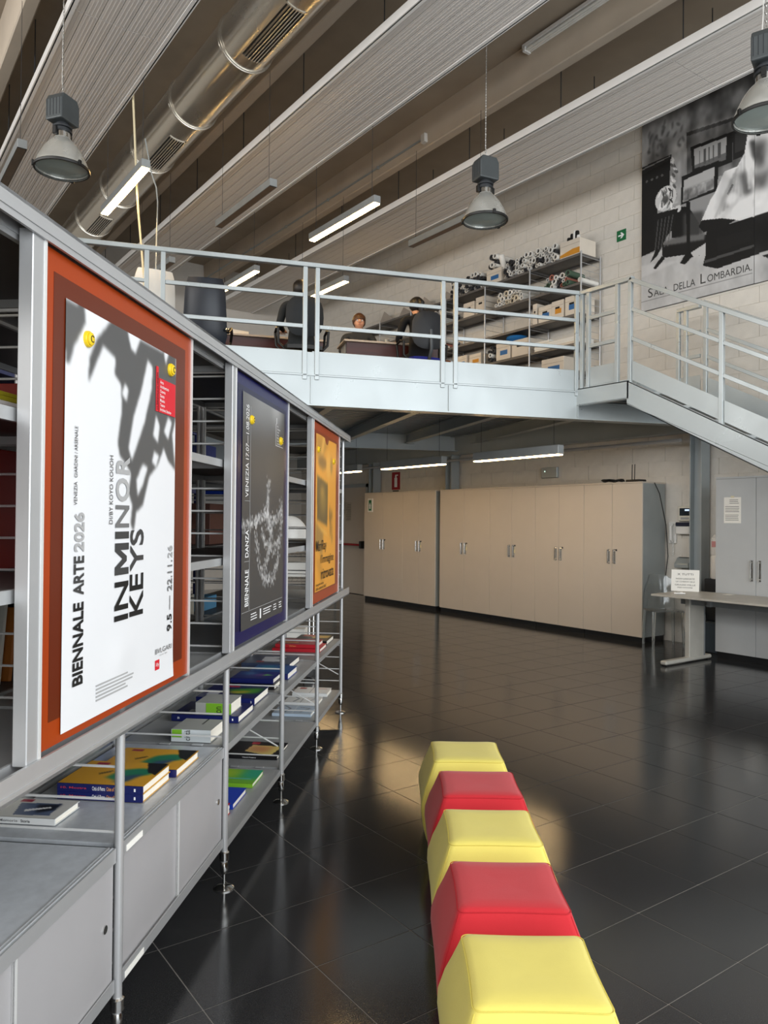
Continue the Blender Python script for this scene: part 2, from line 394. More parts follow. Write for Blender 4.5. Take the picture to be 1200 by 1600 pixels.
# spiral duct
DX, DZ, DR = 3.36, 6.43, .29
d = thing('air_duct', 'round shiny galvanised air duct with slotted grilles under the roof', 'duct', (DX, 6, DZ))
MB().tube([(0, YB + .1 - 6, 0), (0, YF - .1 - 6, 0)], DR, 40).build('pipe', mDUCT, d, smooth=True)
ring = MB()
n = 40; vs = []; fs = []
for j, (rr, yy) in enumerate(((DR - .01, -.03), (DR + .012, -.028), (DR + .004, -.012), (DR + .02, -.008), (DR + .02, .008), (DR + .004, .012), (DR + .012, .028), (DR - .01, .03))):
    vs += [(rr * math.cos(2 * math.pi * k / n), yy, rr * math.sin(2 * math.pi * k / n)) for k in range(n)]
    if j:
        fs += [((j - 1) * n + k, (j - 1) * n + (k + 1) % n, j * n + (k + 1) % n, j * n + k) for k in range(n)]
rm = ring.add(vs, fs).mesh('joint_ring', mDUCT, smooth=True)
for k in range(-5, 8): link_mesh('joint_ring', rm, d, (0, 7.21 + 1.42 * k - 6, 0))
def grille(y0, y1, ac=-98):
    L_ = y1 - y0; fr = MB(); a0, a1 = R(ac - 22), R(ac + 22); P = lambda a, y, rr: (rr * math.cos(a), y, rr * math.sin(a)); ro = DR + .007
    N = 10
    for (ya, yb, b0, b1) in ((0, .02, a0, a1), (L_ - .02, L_, a0, a1), (0, L_, a0, a0 + .05), (0, L_, a1 - .05, a1)):
        for k in range(N):
            u, v = b0 + (b1 - b0) * k / N, b0 + (b1 - b0) * (k + 1) / N
            fr.add([P(u, ya, DR - .004), P(v, ya, DR - .004), P(v, yb, DR - .004), P(u, yb, DR - .004), P(u, ya, ro), P(v, ya, ro), P(v, yb, ro), P(u, yb, ro)], BOXF)
    g_ = fr.build('grille_frame', mDUCT, d, loc=(0, y0 - 6, 0))
    bk = MB()
    for k in range(N):
        u, v = a0 + (a1 - a0) * k / N, a0 + (a1 - a0) * (k + 1) / N
        bk.add([P(u, 0, DR + .0015), P(v, 0, DR + .0015), P(v, L_, DR + .0015), P(u, L_, DR + .0015)], [(0, 1, 2, 3)])
    bk.build('grille_slot', mBLACK, g_)
    for k in range(1, 7):
        u = a0 + .04 + (a1 - a0 - .08) * k / 7
        MB().cbox(P(u, L_ / 2, DR + .006), (.004, L_ - .02, .018), Matrix.Rotation(-u - .5, 3, 'Y')).build('slat', mDUCT, g_)
for y0, y1 in ((6.06, 7.02), (9.03, 9.96), (12.05, 12.9)): grille(y0, y1)
# conduit with junction box on the lit rib, clamps
cb = thing('conduit', 'thin grey conduit with a square junction box on the lit roof rib', 'conduit', (6.345, 8.07, 6.66))
MB().tube([(0, -.02, 0), (0, 7.3, 0)], .013, 8).build('pipe', mCSIDE, cb, smooth=True)
MB().box(-.035, .03, -.11, -.02, -.07, .05).build('junction_box', mWALLP, cb, bevel=.006)
for k in range(5): MB().box(-.018, .035, 1 + k * 1.4, 1.03 + k * 1.4, -.02, .02).build('clamp', mCSIDE, cb)
# high-bay lamps
def highbay(x, y, zr, label, first=None, rz=0.):
    if first: return dup(first, (x, y, zr), rz, label, 'hanging industrial bell lamps')
    t = thing('high_bay_lamp', label, 'lamp', (x, y, zr), rz, 'hanging industrial bell lamps')
    prof = [(.232, 0), (.234, .012), (.222, .05), (.2, .105), (.165, .175), (.12, .235), (.088, .265), (.072, .285), (.07, .30)]
    MB().lathe(prof + [(a - .006, b - .004) for a, b in reversed(prof)] + [prof[0]], n=32, cap=False).build('reflector', mREFL, t, smooth=True)
    MB().lathe([(.218, .022), (.13, .013), (.0, .008)], n=32, cap=False).build('glass_cover', mLENS, t, smooth=True)
    MB().lathe([(.226, -.006), (.241, -.006), (.243, .012), (.236, .02), (.228, .014), (.226, -.006)], n=32, cap=False).build('rim', mBLACK, t, smooth=True)
    for k in range(3):
        a = R(-100 + 120 * k); c = (.243 * math.cos(a), .243 * math.sin(a), .012)
        MB().cbox(c, (.018, .03, .05), rz3(a)).build('clip', mBLACK, t, bevel=.003)
    MB().lathe([(.073, .285), (.073, .335), (.066, .34)], n=20).build('collar', mCHROME, t, smooth=True)
    MB().lathe([(.085, .335), (.085, .352), (.07, .356), (.07, .37), (.085, .374), (.085, .39), (.06, .395), (.055, .43)], n=20).build('neck', mDARK, t, smooth=True)
    for s in (-1, 1): MB().box(s * .075, s * .105, -.02, .02, .29, .36).build('bracket', mBLACK, t, bevel=.004)
    b = MB().prism([(-.115, -.09, .42), (.115, -.09, .42), (.115, -.09, .60), (.085, -.09, .655), (-.085, -.09, .655), (-.115, -.09, .60)], (0, .18, 0)).build('gear_box', M('gear_grey', '#4d5254', .45, .2), t, bevel=.012, seg=2)
    for k in range(5): MB().box(-.117, .117, -.07 + k * .035 - .003, -.07 + k * .035 + .003, .45, .6).build('fin', mDARK, b)
    MB().box(-.03, .03, -.014, .014, .645, .685).build('hook', mDARK, t, bevel=.006)
    ch = MB()
    zt = ZR - 4.68; k = 0; z = .68
    while z < zt:
        p = [(.008 * math.cos(a), 0, .017 * math.sin(a)) for a in [2 * math.pi * i / 8 for i in range(9)]]
        if k % 2: p = [(0, q[0], q[2]) for q in p]
        ch.tube([(q[0], q[1], q[2] + z) for q in p], .0022, 4, cap=False); z += .03; k += 1
    ch.build('chain', mCHROME, t, kind='stuff')
    MB().tube([(0, .02, .67), (.03, .03, .72), (.012, .02, .82), (.012, .012, zt)], .004, 5).build('cable', mWHITE, t, smooth=True)
    return t
hb = highbay(1.622, 7.332, 4.68, 'industrial bell lamp hanging on the left below the ribbed strip', rz=R(35))
highbay(5.53, 5.936, 4.70, 'industrial bell lamp hanging in the middle, in front of the block wall', hb, R(-10))
highbay(5.80, 3.08, 4.66, 'industrial bell lamp at the upper right, before the black and white picture', hb, R(20))
# suspended tube lamps
def tubelamp(x, y0, y1, z, on, label, wires=ZR, w=.09, h=.085, group='suspended tube lamps'):
    t = thing('tube_lamp', label, 'lamp', (x, (y0 + y1) / 2, z), 0, group); L_ = (y1 - y0) / 2
    MB().box(-w / 2, w / 2, -L_, L_, 0, h).build('housing', mLAMPG, t, bevel=.004)
    if on: MB().box(-w / 2 + .006, w / 2 - .006, -L_ + .01, L_ - .01, -.012, .002).build('lit_diffuser', mTUBE_ON if z > 3 else mTUBE_LO, t)
    else:
        MB().box(-w / 2 + .008, w / 2 - .008, -L_ + .02, L_ - .02, -.002, .002).build('louvre', mTUBE_OFF, t)
        MB().box(-w / 2 + .001, w / 2 - .001, -L_ + .001, L_ - .001, .0, .004).build('rim', mLAMPG, t)
    for s in (-.85, .85): MB().tube([(0, s * L_, h), (0, s * L_, wires - z)], .0025, 4).build('wire', mDARK, t)
    return t
tubelamp(2.536, 7.79, 9.29, 5.13, True, 'lit tube lamp hanging below the round duct', 6.11)
tubelamp(3.88, 7.57, 9.07, 5.21, False, 'unlit tube lamp below the ribbed strip right of the duct', 6.54)
tubelamp(5.01, 7.18, 8.68, 5.18, True, 'lit tube lamp above the middle of the railing', 6.11)
tubelamp(6.33, 6.77, 8.27, 5.26, False, 'unlit tube lamp behind the middle bell lamp', 6.54)
tubelamp(5.01, 10.27, 11.77, 5.20, True, 'lit tube lamp above the navy office chair', 6.11)
tubelamp(6.33, 9.88, 11.38, 5.20, True, 'lit tube lamp beside the head of the person in charcoal', 6.54)
tubelamp(1.4, 7.95, 9.45, 5.06, False, 'unlit tube lamp at the left edge below the ribbed strip', 6.54)
tubelamp(3.88, 10.7, 12.2, 5.21, False, 'unlit tube lamp far back above the white office chair', 6.54)
# bare twin tube fitting clipped under the slab
t = thing('twin_tube_fitting', 'bare twin glass tube fitting on the roof rib at the top edge', 'lamp', (6.3, 5.4, 6.84))
MB().box(-.055, .04, -.72, .72, .045, .09).build('tray', mFLANGE, t, bevel=.004)
for x in (-.035, .0, .03): MB().tube([(x, -.7, .02), (x, .7, .02)], .014, 10).build('glass_tube', M('unlit_glass_tube', '#e9e8e2', .12, coat=.5), t, smooth=True)
for y in (-.69, .69): MB().box(-.055, .045, y - .02, y + .02, 0, .06).build('end_cap', mWHITE, t, bevel=.003)
for i, (x, y) in enumerate(((2.93, 8.6), (3.15, 8.9))): pass
tag(MB().tube([(2.56, 8.43, ZR), (2.589, 8.418, 6.164), (2.621, 8.404, 5.461), (2.651, 8.389, 4.899), (2.692, 8.367, 4.408), (2.74, 8.34, 3.7), (2.76, 8.33, 3.1)], .012, 8).build('hanging_cable', M('ivory_cable', '#d8cba8', .5), smooth=True), 'ivory cable hanging down past the lit tube lamp', 'cable')
tag(MB().tube([(2.90, 8.95, 6.0), (2.96, 8.90, 5.60), (3.01, 8.865, 5.42), (3.025, 8.856, 5.25), (3.021, 8.862, 4.9), (3.0, 8.88, 3.1)], .008, 8).build('hanging_cable', mCSIDE, smooth=True), 'thin grey cable hanging beside the duct behind the white chair', 'cable')
# ================================================================== mezzanine
MO = Vector((7.0, 5.907, 0)); MRZ = R(-18.97); FZ = 3.09      # local x along the front (right), y inwards
def mloc(x, y, z=0.): q = rz3(MRZ) @ Vector((x, y, 0)); return (MO.x + q.x, MO.y + q.y, z)
def minv(X, Y): q = rz3(-MRZ) @ Vector((X - MO.x, Y - MO.y, 0)); return q.x, q.y
mz = thing('mezzanine', 'pale grey steel mezzanine with corrugated deck on beams', 'mezzanine', (MO.x, MO.y, 0), MRZ, kind='structure')
XLm = -8.0
# front girder: lower I-beam with plates, upper toe plate
def ibeam(mb, x0, x1, y, z0, z1, fl=.16, tf=.012, tw=.01):
    return mb.box(x0, x1, y - fl / 2, y + fl / 2, z0, z0 + tf).box(x0, x1, y - fl / 2, y + fl / 2, z1 - tf, z1).box(x0, x1, y - tw / 2, y + tw / 2, z0 + tf, z1 - tf)
xw = 1.93
ibeam(MB(), XLm, .0, .085, 2.722, 3.03).box(XLm, 0, -.004, .01, 2.722, 3.03).build('front_girder', mGALV, mz)
ibeam(MB(), .0, xw, .085, 2.722, 2.93).build('landing_girder', mGALV, mz)
for x in (-.02, -1.62, -3.16, -4.73, -6.3): MB().box(x - .006, x + .006, -.018, .02, 2.74, 3.02).build('web_stiffener', mGALV, mz)
MB().box(XLm, .02, -.02, .17, 3.03, 3.045).build('floor_edge_plate', mGALV, mz)
# deck slab top and corrugated underside
deck = [minv(*p) for p in ((WX - .02, 5.95), (WX - .02, YF - .02), (-3.0, YF - .02), (-3.0, 9.6))]
deck = [(XLm, .02), (0, .02), (minv(7.0, 5.95)[0], .05)] + deck[:3] + [(XLm, minv(-3., YF)[1])]
deck = [(XLm + .3, .02), (0, .02), minv(8.78, 5.92), minv(8.78, YF - .03), minv(1.0, YF - .03)]
MB().prism([(x, y, 3.045) for x, y in deck], (0, 0, .045)).build('deck', M('dark_floor_sheet', '#4a4745', .6), mz)
rb = MB()
yy = .17
while yy < 6.2:
    rb.box(XLm + .4, 1.6, yy, yy + .075, 2.985, 3.045); yy += .15
rb.build('corrugated_soffit', mDECK, mz, kind='stuff')
for k in range(9):
    x = .42 - 1.06 * k
    b = MB(); ibeam(b, 0, 4.28, 0, 2.83, 2.985, .1); q = MB(); q.v = [(x - b_[1], b_[0] + .1, b_[2]) for b_ in b.v]; q.f = b.f
    q.build('joist', mGALVD, mz)
    MB().box(x - .01, x + .11, 4.30, 4.40, 2.82, 2.97).build('joist_cleat', mGALVD, mz)
ibeam(MB(), XLm + .5, .42, 4.45, 2.722, 3.04, .18).build('rear_girder', mGALVD, mz)
# wall-side beam and columns
wb = thing('wall_beam', 'grey steel beam running along the block wall above the cabinets', None, (8.68, 5.4, 0), kind='structure')
b = MB(); ibeam(b, -.1, 10.2, 0, 2.66, 2.98, .16); b.v = [(q[1], q[0], q[2]) for q in b.v]; b.build('beam', mGALVD, wb)
for nm, y in (('grey steel column between the wall phone and the grey cabinet', 5.42), ('grey steel column behind the gap in the row of cabinets', 10.1), ('grey steel column beside the emergency exit door', 12.45)):
    c = thing('steel_column', nm, None, (8.68, y, 0), kind='structure')
    MB().box(-.09, .09, -.08, -.068, 0, 2.66).box(-.09, .09, .068, .08, 0, 2.66).box(-.006, .006, -.07, .07, 0, 2.66).build('shaft', mGALVD, c)
    MB().box(-.11, .11, -.1, .1, 0, .012).build('base_plate', mGALVD, c)
    MB().box(-.11, .11, -.1, .1, 2.645, 2.66).build('cap_plate', mGALVD, c)
# pipe along the wall beam
tag(MB().tube([(8.55, 5.6, 2.56), (8.55, 13.5, 2.56)], .022, 8).build('wall_pipe', mALU, smooth=True), 'thin grey pipe under the wall beam above the cabinets', 'pipe')
# railing on the front
ral = thing('railing', 'pale grey steel railing with toe plate along the front of the mezzanine', 'railing', (MO.x, MO.y, FZ), MRZ)
rw = .045
def rect(name, x0, x1, z0, z1, y0=-.02, y1=.02): return MB().box(x0, x1, y0, y1, z0 - FZ, z1 - FZ).build(name, mGALV, ral, bevel=.003)
bays = [(-.035, -1.545), (-1.695, -3.10), (-3.23, -4.655), (-4.81, -6.3)]
rect('top_rail', -6.4, .02, 4.165, 4.21, -.03, .03)
for a, b_ in bays:
    for x in (a, b_): rect('post', x - rw / 2, x + rw / 2, 2.99, 4.165)
    for z in (3.87, 3.545): rect('mid_rail', b_ + rw / 2, a - rw / 2, z - .02, z + .02, -.015, .015)
    rect('toe_plate', b_ - .05, a + .03, 3.05, 3.292, .005, .012)
for a, b_ in zip([q[1] for q in bays], [q[0] for q in bays[1:]]): rect('splice_plate', b_ + .02, a - .02, 3.0, 3.28, -.002, .004)
# ---- landing and stairs (along the wall, coming down towards the camera)
SX0, SX1 = 7.0, 8.30; PT = .53
st = thing('staircase', 'pale grey steel staircase with landing descending along the block wall', 'staircase', (SX0, 5.2, 0))
def sb(name, m_, *a, **k): return MB().box(*a).build(name, m_, st, **k)
Yt = 5.2
sb('landing_floor', mGALV, .0, 1.3, 0, .7, 3.05, 3.09)
sb('landing_beam', mGALV, -.03, .0, .0, .74, 2.88, 3.07); sb('landing_beam', mGALV, -.03, .06, .0, .74, 2.875, 2.885); sb('landing_beam', mGALV, -.03, .06, .0, .74, 3.06, 3.07)
sb('landing_beam', mGALV, 1.3, 1.33, .0, .74, 2.88, 3.07)
sb('landing_beam', mGALVD, .0, 1.3, .0, .03, 2.88, 3.05)
NS = 17; RI = 3.09 / NS; GO = RI / PT; LEN = NS * GO
def zs(y): return 3.09 + PT * y                                   # y runs negative going down
for sx in (0., 1.3):
    o = -.03 if sx == 0 else .0
    y1 = -LEN + .1
    for (za, zb, xa, xb) in ((-.27, -.02, o, o + .008), (-.275, -.262, o - .01 if sx else o, o + .06), (-.03, -.018, o - .01 if sx else o, o + .06)):
        MB().prism([(sx + xa, .02, zs(0) + za + .0), (sx + xa, .02, zs(0) + zb), (sx + xa, y1, zs(y1) + zb), (sx + xa, y1, max(0, zs(y1) + za))], (xb - xa, 0, 0)).build('stringer' if za == -.27 else 'stringer_flange', mGALV, st)
for k in range(1, NS):
    z = 3.09 - RI * k; y = -GO * k
    sb('tread', mGALVD, .0, 1.3, y - .03, y + GO + .0, z - .03, z)
def stair_rail(x, ylist, ytop, ybot, lab):
    r_ = thing('stair_railing', lab, 'railing', (x, Yt, 0))
    def seg(name, ya, yb, dz, wd, hg): MB().bar((0, ya, zs(ya) + dz), (0, yb, zs(yb) + dz), wd, hg).build(name, mGALV, r_, bevel=.003)
    seg('top_rail', ytop, ybot, 1.085, .06, .045)
    ps = ylist
    for y in ps: MB().box(-.022, .022, y - .022, y + .022, zs(y) - .1, zs(y) + 1.07).build('post', mGALV, r_, bevel=.003)
    for a, b_ in zip(ps, ps[1:]):
        for dz in (.77, .45): seg('mid_rail', a - .02, b_ + .02, dz, .03, .04)
        MB().prism([(-.004, a - .03, zs(a - .03) + .0), (-.004, a - .03, zs(a - .03) + .21), (-.004, b_ + .03, zs(b_ + .03) + .21), (-.004, b_ + .03, zs(b_ + .03) + .0)], (.008, 0, 0)).build('toe_plate', mGALV, r_)
    return r_
r1 = stair_rail(SX0, [0.0, -1.06, -2.15, -3.25, -4.3], .0, -4.35, 'near railing of the staircase, sloping down to the right')
r2 = stair_rail(SX1 + .03, [-.07, -1.12, -2.2, -3.25, -4.3], -.05, -4.35, 'wall-side railing of the staircase, seen behind the near one')
lr = thing('landing_railing', 'short level railing on the near side of the stair landing', 'railing', (SX0, Yt, FZ))
MB().box(-.03, .03, -.03, .72, 1.07, 1.115).build('top_rail', mGALV, lr, bevel=.003)
for y in (.17, .57, .66): MB().box(-.022, .022, y - .022, y + .022, -.12, 1.07).build('post', mGALV, lr, bevel=.003)
for z in (.78, .455): MB().box(-.015, .015, .19, .55, z - .02, z + .02).build('mid_rail', mGALV, lr)
MB().box(-.004, .004, .19, .56, .0, .21).build('toe_plate', mGALV, lr)
lr2 = thing('landing_railing', 'short level railing on the wall side of the stair landing', 'railing', (SX1 + .03, Yt, FZ))
MB().box(-.03, .03, .0, .3, 1.0, 1.045).build('top_rail', mGALV, lr2, bevel=.003)
for y in (.19, .29): MB().box(-.022, .022, y - .022, y + .022, -.1, 1.0).build('post', mGALV, lr2, bevel=.003)
for z in (.72, .43): MB().box(-.015, .015, .0, .17, z - .02, z + .02).build('mid_rail', mGALV, lr2)
MB().box(-.004, .004, .0, .28, .0, .2).build('toe_plate', mGALV, lr2)
# tube lamps under the mezzanine
for y, lab in ((6.17, 'lit tube lamp under the mezzanine above the right-hand cabinets'), (8.32, 'lit tube lamp under the mezzanine left of the middle column'), (10.47, 'lit tube lamp under the mezzanine near the exit door')):
    tubelamp(7.0, y, y + 1.5, 2.335, True, lab, 2.985, .1, .11, 'tube lamps under the mezzanine')

# ================================================================== cabinets along the wall
CX = 8.29
def cabinet(y0, y1, lab, side=False, H_=2.05, cx=CX, dm=mDOOR, keys=()):
    t = thing('storage_cabinet', lab, 'cabinet', (cx, (y0 + y1) / 2, 0), 0, 'beige storage cabinets along the wall' if dm is mDOOR else None); w_ = (y1 - y0) / 2
    dp = .48 if side else .28
    MB().box(.022, dp, -w_ + .001, w_ - .001, .07, H_ - .02).build('body', mCSIDE, t)
    MB().box(.0, dp + .005, -w_ + .001, w_ - .001, H_ - .02, H_).build('top_panel', dm, t, bevel=.002)
    MB().box(.03, dp - .02, -w_ + .004, w_ - .004, 0, .07).build('plinth', mPLINTH, t)
    for k in (0, 1):
        a, b_ = (-w_, 0) if k == 0 else (0, w_)
        dr = MB().box(.0, .02, a + .002, b_ - .002, .072, H_ - .022).build('door', dm, t, bevel=.002)
        s = -1 if k == 0 else 1; yy = s * .045
        MB().tube([(-.032, yy, .99), (-.032, yy, 1.17)], .006, 8).tube([(0, yy, 1.005), (-.032, yy, 1.005)], .005, 6).tube([(0, yy, 1.155), (-.032, yy, 1.155)], .005, 6).box(-.004, 0, yy - .014, yy + .014, .985, 1.175).build('handle', mCHROME, dr, smooth=True)
        if k == 0:
            lk = MB().cbox((-.006, yy - .03, 1.165), (.012, .022, .022)).build('lock', mBLACK, dr, bevel=.003)
            if keys: MB().cbox((-.012, yy - .03, 1.08), (.004, .022, .05)).tube([(-.012, yy - .03, 1.10), (-.012, yy - .03, 1.155)], .003, 5).build('key_tag', M('key_tag_yellow', '#e8dcae', .5), dr)
    return t
c1 = cabinet(5.964, 6.896, 'beige two-door cabinet at the right end of the wall row, with a grey side', True)
cabinet(6.896, 7.788, 'beige two-door cabinet, second from the right end of the wall row')
cabinet(7.788, 8.742, 'beige two-door cabinet with a key tag, third from the right in the wall row', keys=1)
cabinet(8.742, 9.956, 'wide beige two-door cabinet with a key tag, just right of the dark gap', keys=1)
cabinet(10.075, 10.997, 'beige two-door cabinet with a key tag, just left of the dark gap', keys=1)
cabinet(10.997, 12.228, 'wide beige two-door cabinet at the left end, with a green sign')
# sign plate on the leftmost cabinet
s_ = thing('green_sign', 'small white framed green emergency sign on the leftmost cabinet', 'sign', (CX, 12.02, 1.68))
MB().box(-.012, 0, -.085, .085, 0, .26).build('plate', mWHITE, s_, bevel=.004)
MB().box(-.014, -.011, -.045, .045, .03, .23).build('green_field', mEXITG, s_)
MB().box(-.0155, -.0138, -.02, .02, .06, .12).prism([(-.0155, -.03, .12), (-.0155, .03, .12), (-.0155, 0, .18)], (.0015, 0, 0)).build('pictogram', mINKW, s_)
# extinguisher sign on the wall
s_ = thing('extinguisher_sign', 'red fire extinguisher sign on the block wall above the cabinets', 'sign', (WX, 11.9, 2.12))
MB().box(-.006, 0, -.13, .13, 0, .34).build('plate', mREDP, s_)
MB().box(-.0075, -.0055, -.045, .045, .05, .23).box(-.0075, -.0055, -.025, .025, .23, .27).box(-.0075, -.0055, -.07, .02, .27, .29).build('pictogram', mINKW, s_)
MB().box(-.0075, -.0055, -.1, .1, -.035, -.012).build('caption', mINK2, s_)
# exit door with panic bar
dr = thing('door_1', 'cream emergency exit door with a red push bar behind the poster panels', None, (WX, 13.4, 0), kind='structure')
MB().box(-.05, 0, -.55, .55, 0.01, 2.2).build('leaf', mDOOR, dr)
MB().box(-.06, 0, -.62, -.55, 0, 2.27).box(-.06, 0, .55, .62, 0, 2.27).box(-.06, 0, -.62, .62, 2.2, 2.27).build('frame', mGALVD, dr)
MB().tube([(-.14, -.5, 1.02), (-.14, .5, 1.02)], .022, 10).build('push_bar', mREDP, dr, smooth=True)
for y in (-.5, .5): MB().box(-.17, -.05, y - .03, y + .03, .95, 1.1).build('bar_bracket', mBLACK, dr, bevel=.01)
for i, (y, z, w_, h_) in enumerate(((.30, 1.62, .16, .34), (.10, 1.50, .22, .40), (.33, 1.36, .14, .2))):
    q = thing('notice_sheet', ['tall faint notice on the exit door, upper left one', 'large faint notice in the middle of the exit door', 'small faint notice low on the exit door'][i], 'notice', (WX - .05, 13.4 + y, z))
    MB().box(-.0015, 0, -w_ / 2, w_ / 2, 0, h_).build('paper', M('grey_notice', '#c2b8a6', .8), q)
    tx = MB()
    for k in range(int(h_ / .035) - 1): tx.box(-.002, -.001, -w_ / 2 + .02, w_ / 2 - .02 - random.random() * .05, .03 + k * .035, .04 + k * .035)
    tx.build('print_lines', mINK3, q)
# things on top of the right-hand cabinets: router with antennas, cable coil
rt = thing('router', 'small black router with two antennas on top of the right-hand cabinet', 'router', (8.45, 6.18, 2.05))
MB().box(-.07, .07, -.11, .11, 0, .035).build('body', mBLACK, rt, bevel=.006)
for y in (.05, .09): MB().tube([(.04, y, .03), (.045, y, .24)], .006, 6).build('antenna', mBLACK, rt)
cc = MB(); pts = []
for k in range(60):
    a = k * .45; pts.append((.06 * math.cos(a) * (1 + .2 * math.sin(k)), .14 * math.sin(a * .9), .012 + .02 * abs(math.sin(k * .7)) + k * .0004))
tag(cc.tube(pts, .007, 5).build('cable_coil', mBLACK, smooth=True, loc=(8.46, 6.55, 2.05)), 'tangle of black cable beside the router on the cabinet', 'cable')
tag(MB().tube([(8.52, 5.95, 2.04), (8.60, 5.93, 1.9), (8.74, 5.93, 1.5), (8.77, 5.92, 1.1), (8.74, 5.93, .85), (8.77, 5.95, .5)], .006, 6).build('hanging_cable', mBLACK, smooth=True), 'black cable hanging behind the grey cabinet side', 'cable')
# wall devices right of the cabinets
a_ = thing('alarm_panel', 'cream alarm keypad with a small lit screen on the wall', 'alarm panel', (WX, 5.665, 1.55))
MB().box(-.05, 0, -.1, .1, 0, .19).build('case', M('cream_plastic', '#dad6c8', .4), a_, bevel=.008)
MB().box(-.053, -.049, -.075, .075, .07, .165).build('screen', M('lcd_dark', '#15202b', .2), a_)
MB().box(-.0545, -.052, .0 - .06, .0, .13, .15).build('lit_text', M('lcd_glow', '#bcd0f0', .4, emit=1.2), a_)
MB().box(-.052, -.049, -.06, .06, .02, .05).build('keys', mINK4, a_)
d_ = thing('wall_dispenser', 'white and black dispenser box on the wall under the alarm keypad', 'dispenser', (WX, 5.675, 1.385))
MB().box(-.09, 0, -.095, .095, 0, .1).build('case', mWHITE, d_, bevel=.008); MB().box(-.1, 0, -.098, .098, .1, .15).build('cover', M('dark_blue_plastic', '#1b1f33', .3), d_, bevel=.01)
p_ = thing('wall_phone', 'white wall intercom phone with handset and coiled cord', 'phone', (WX, 5.86, 1.18))
MB().box(-.035, 0, -.055, .055, .08, .36).build('base', mWHITE, p_, bevel=.01)
MB().tube([(-.05, -.02, .10), (-.085, -.02, .13), (-.09, -.02, .3), (-.05, -.02, .335)], .016, 8).build('handset', mWHITE, p_, smooth=True)
MB().tube([(-.04 - .008 * math.cos(k * 1.3), -.02 + .012 * math.sin(k * 1.3), .1 - k * .0045) for k in range(40)], .004, 5).build('cord', mWHITE, p_, smooth=True)
c_ = thing('card_reader', 'grey time clock card reader on the wall below the phone', 'reader', (WX, 5.665, .96))
MB().prism([(-.13, -.1, .0), (0, -.1, .0), (0, -.1, .13), (-.06, -.1, .13), (-.13, -.1, .05)], (0, .2, 0)).build('case', mCSIDE, c_, bevel=.006)
MB().box(-.075, -.03, -.07, .07, .128, .134).build('display', mBLACK, c_); MB().tube([(-.02, -.09, .02), (-.03, -.1, -.06), (-.02, -.06, -.08)], .004, 5).build('cord', mBLACK, c_)
e_ = thing('junction_box', 'grey electrical box on the block wall above the middle cabinets', 'electrical box', (WX, 7.95, 2.19)); MB().box(-.05, 0, -.16, .16, 0, .16).build('case', mCSIDE, e_, bevel=.008); MB().cbox((-.052, .08, .1), (.006, .02, .02)).build('pilot_light', M('pilot', '#d9fff0', .3, emit=.8), e_)
# green exit arrow on upper wall
e_ = thing('exit_sign', 'small green arrow sign on the block wall beside the picture', 'sign', (WX, 6.69, 5.43))
MB().box(-.008, 0, -.075, .075, 0, .15).build('plate', mEXITG, e_)
MB().prism([(-.0095, .05, .065), (-.0095, .05, .085), (-.0095, -.005, .085), (-.0095, .015, .115), (-.0095, -.01, .115), (-.0095, -.05, .075), (-.0095, -.01, .035), (-.0095, .015, .035), (-.0095, -.005, .065)], (.0015, 0, 0)).build('arrow', mINKW, e_)
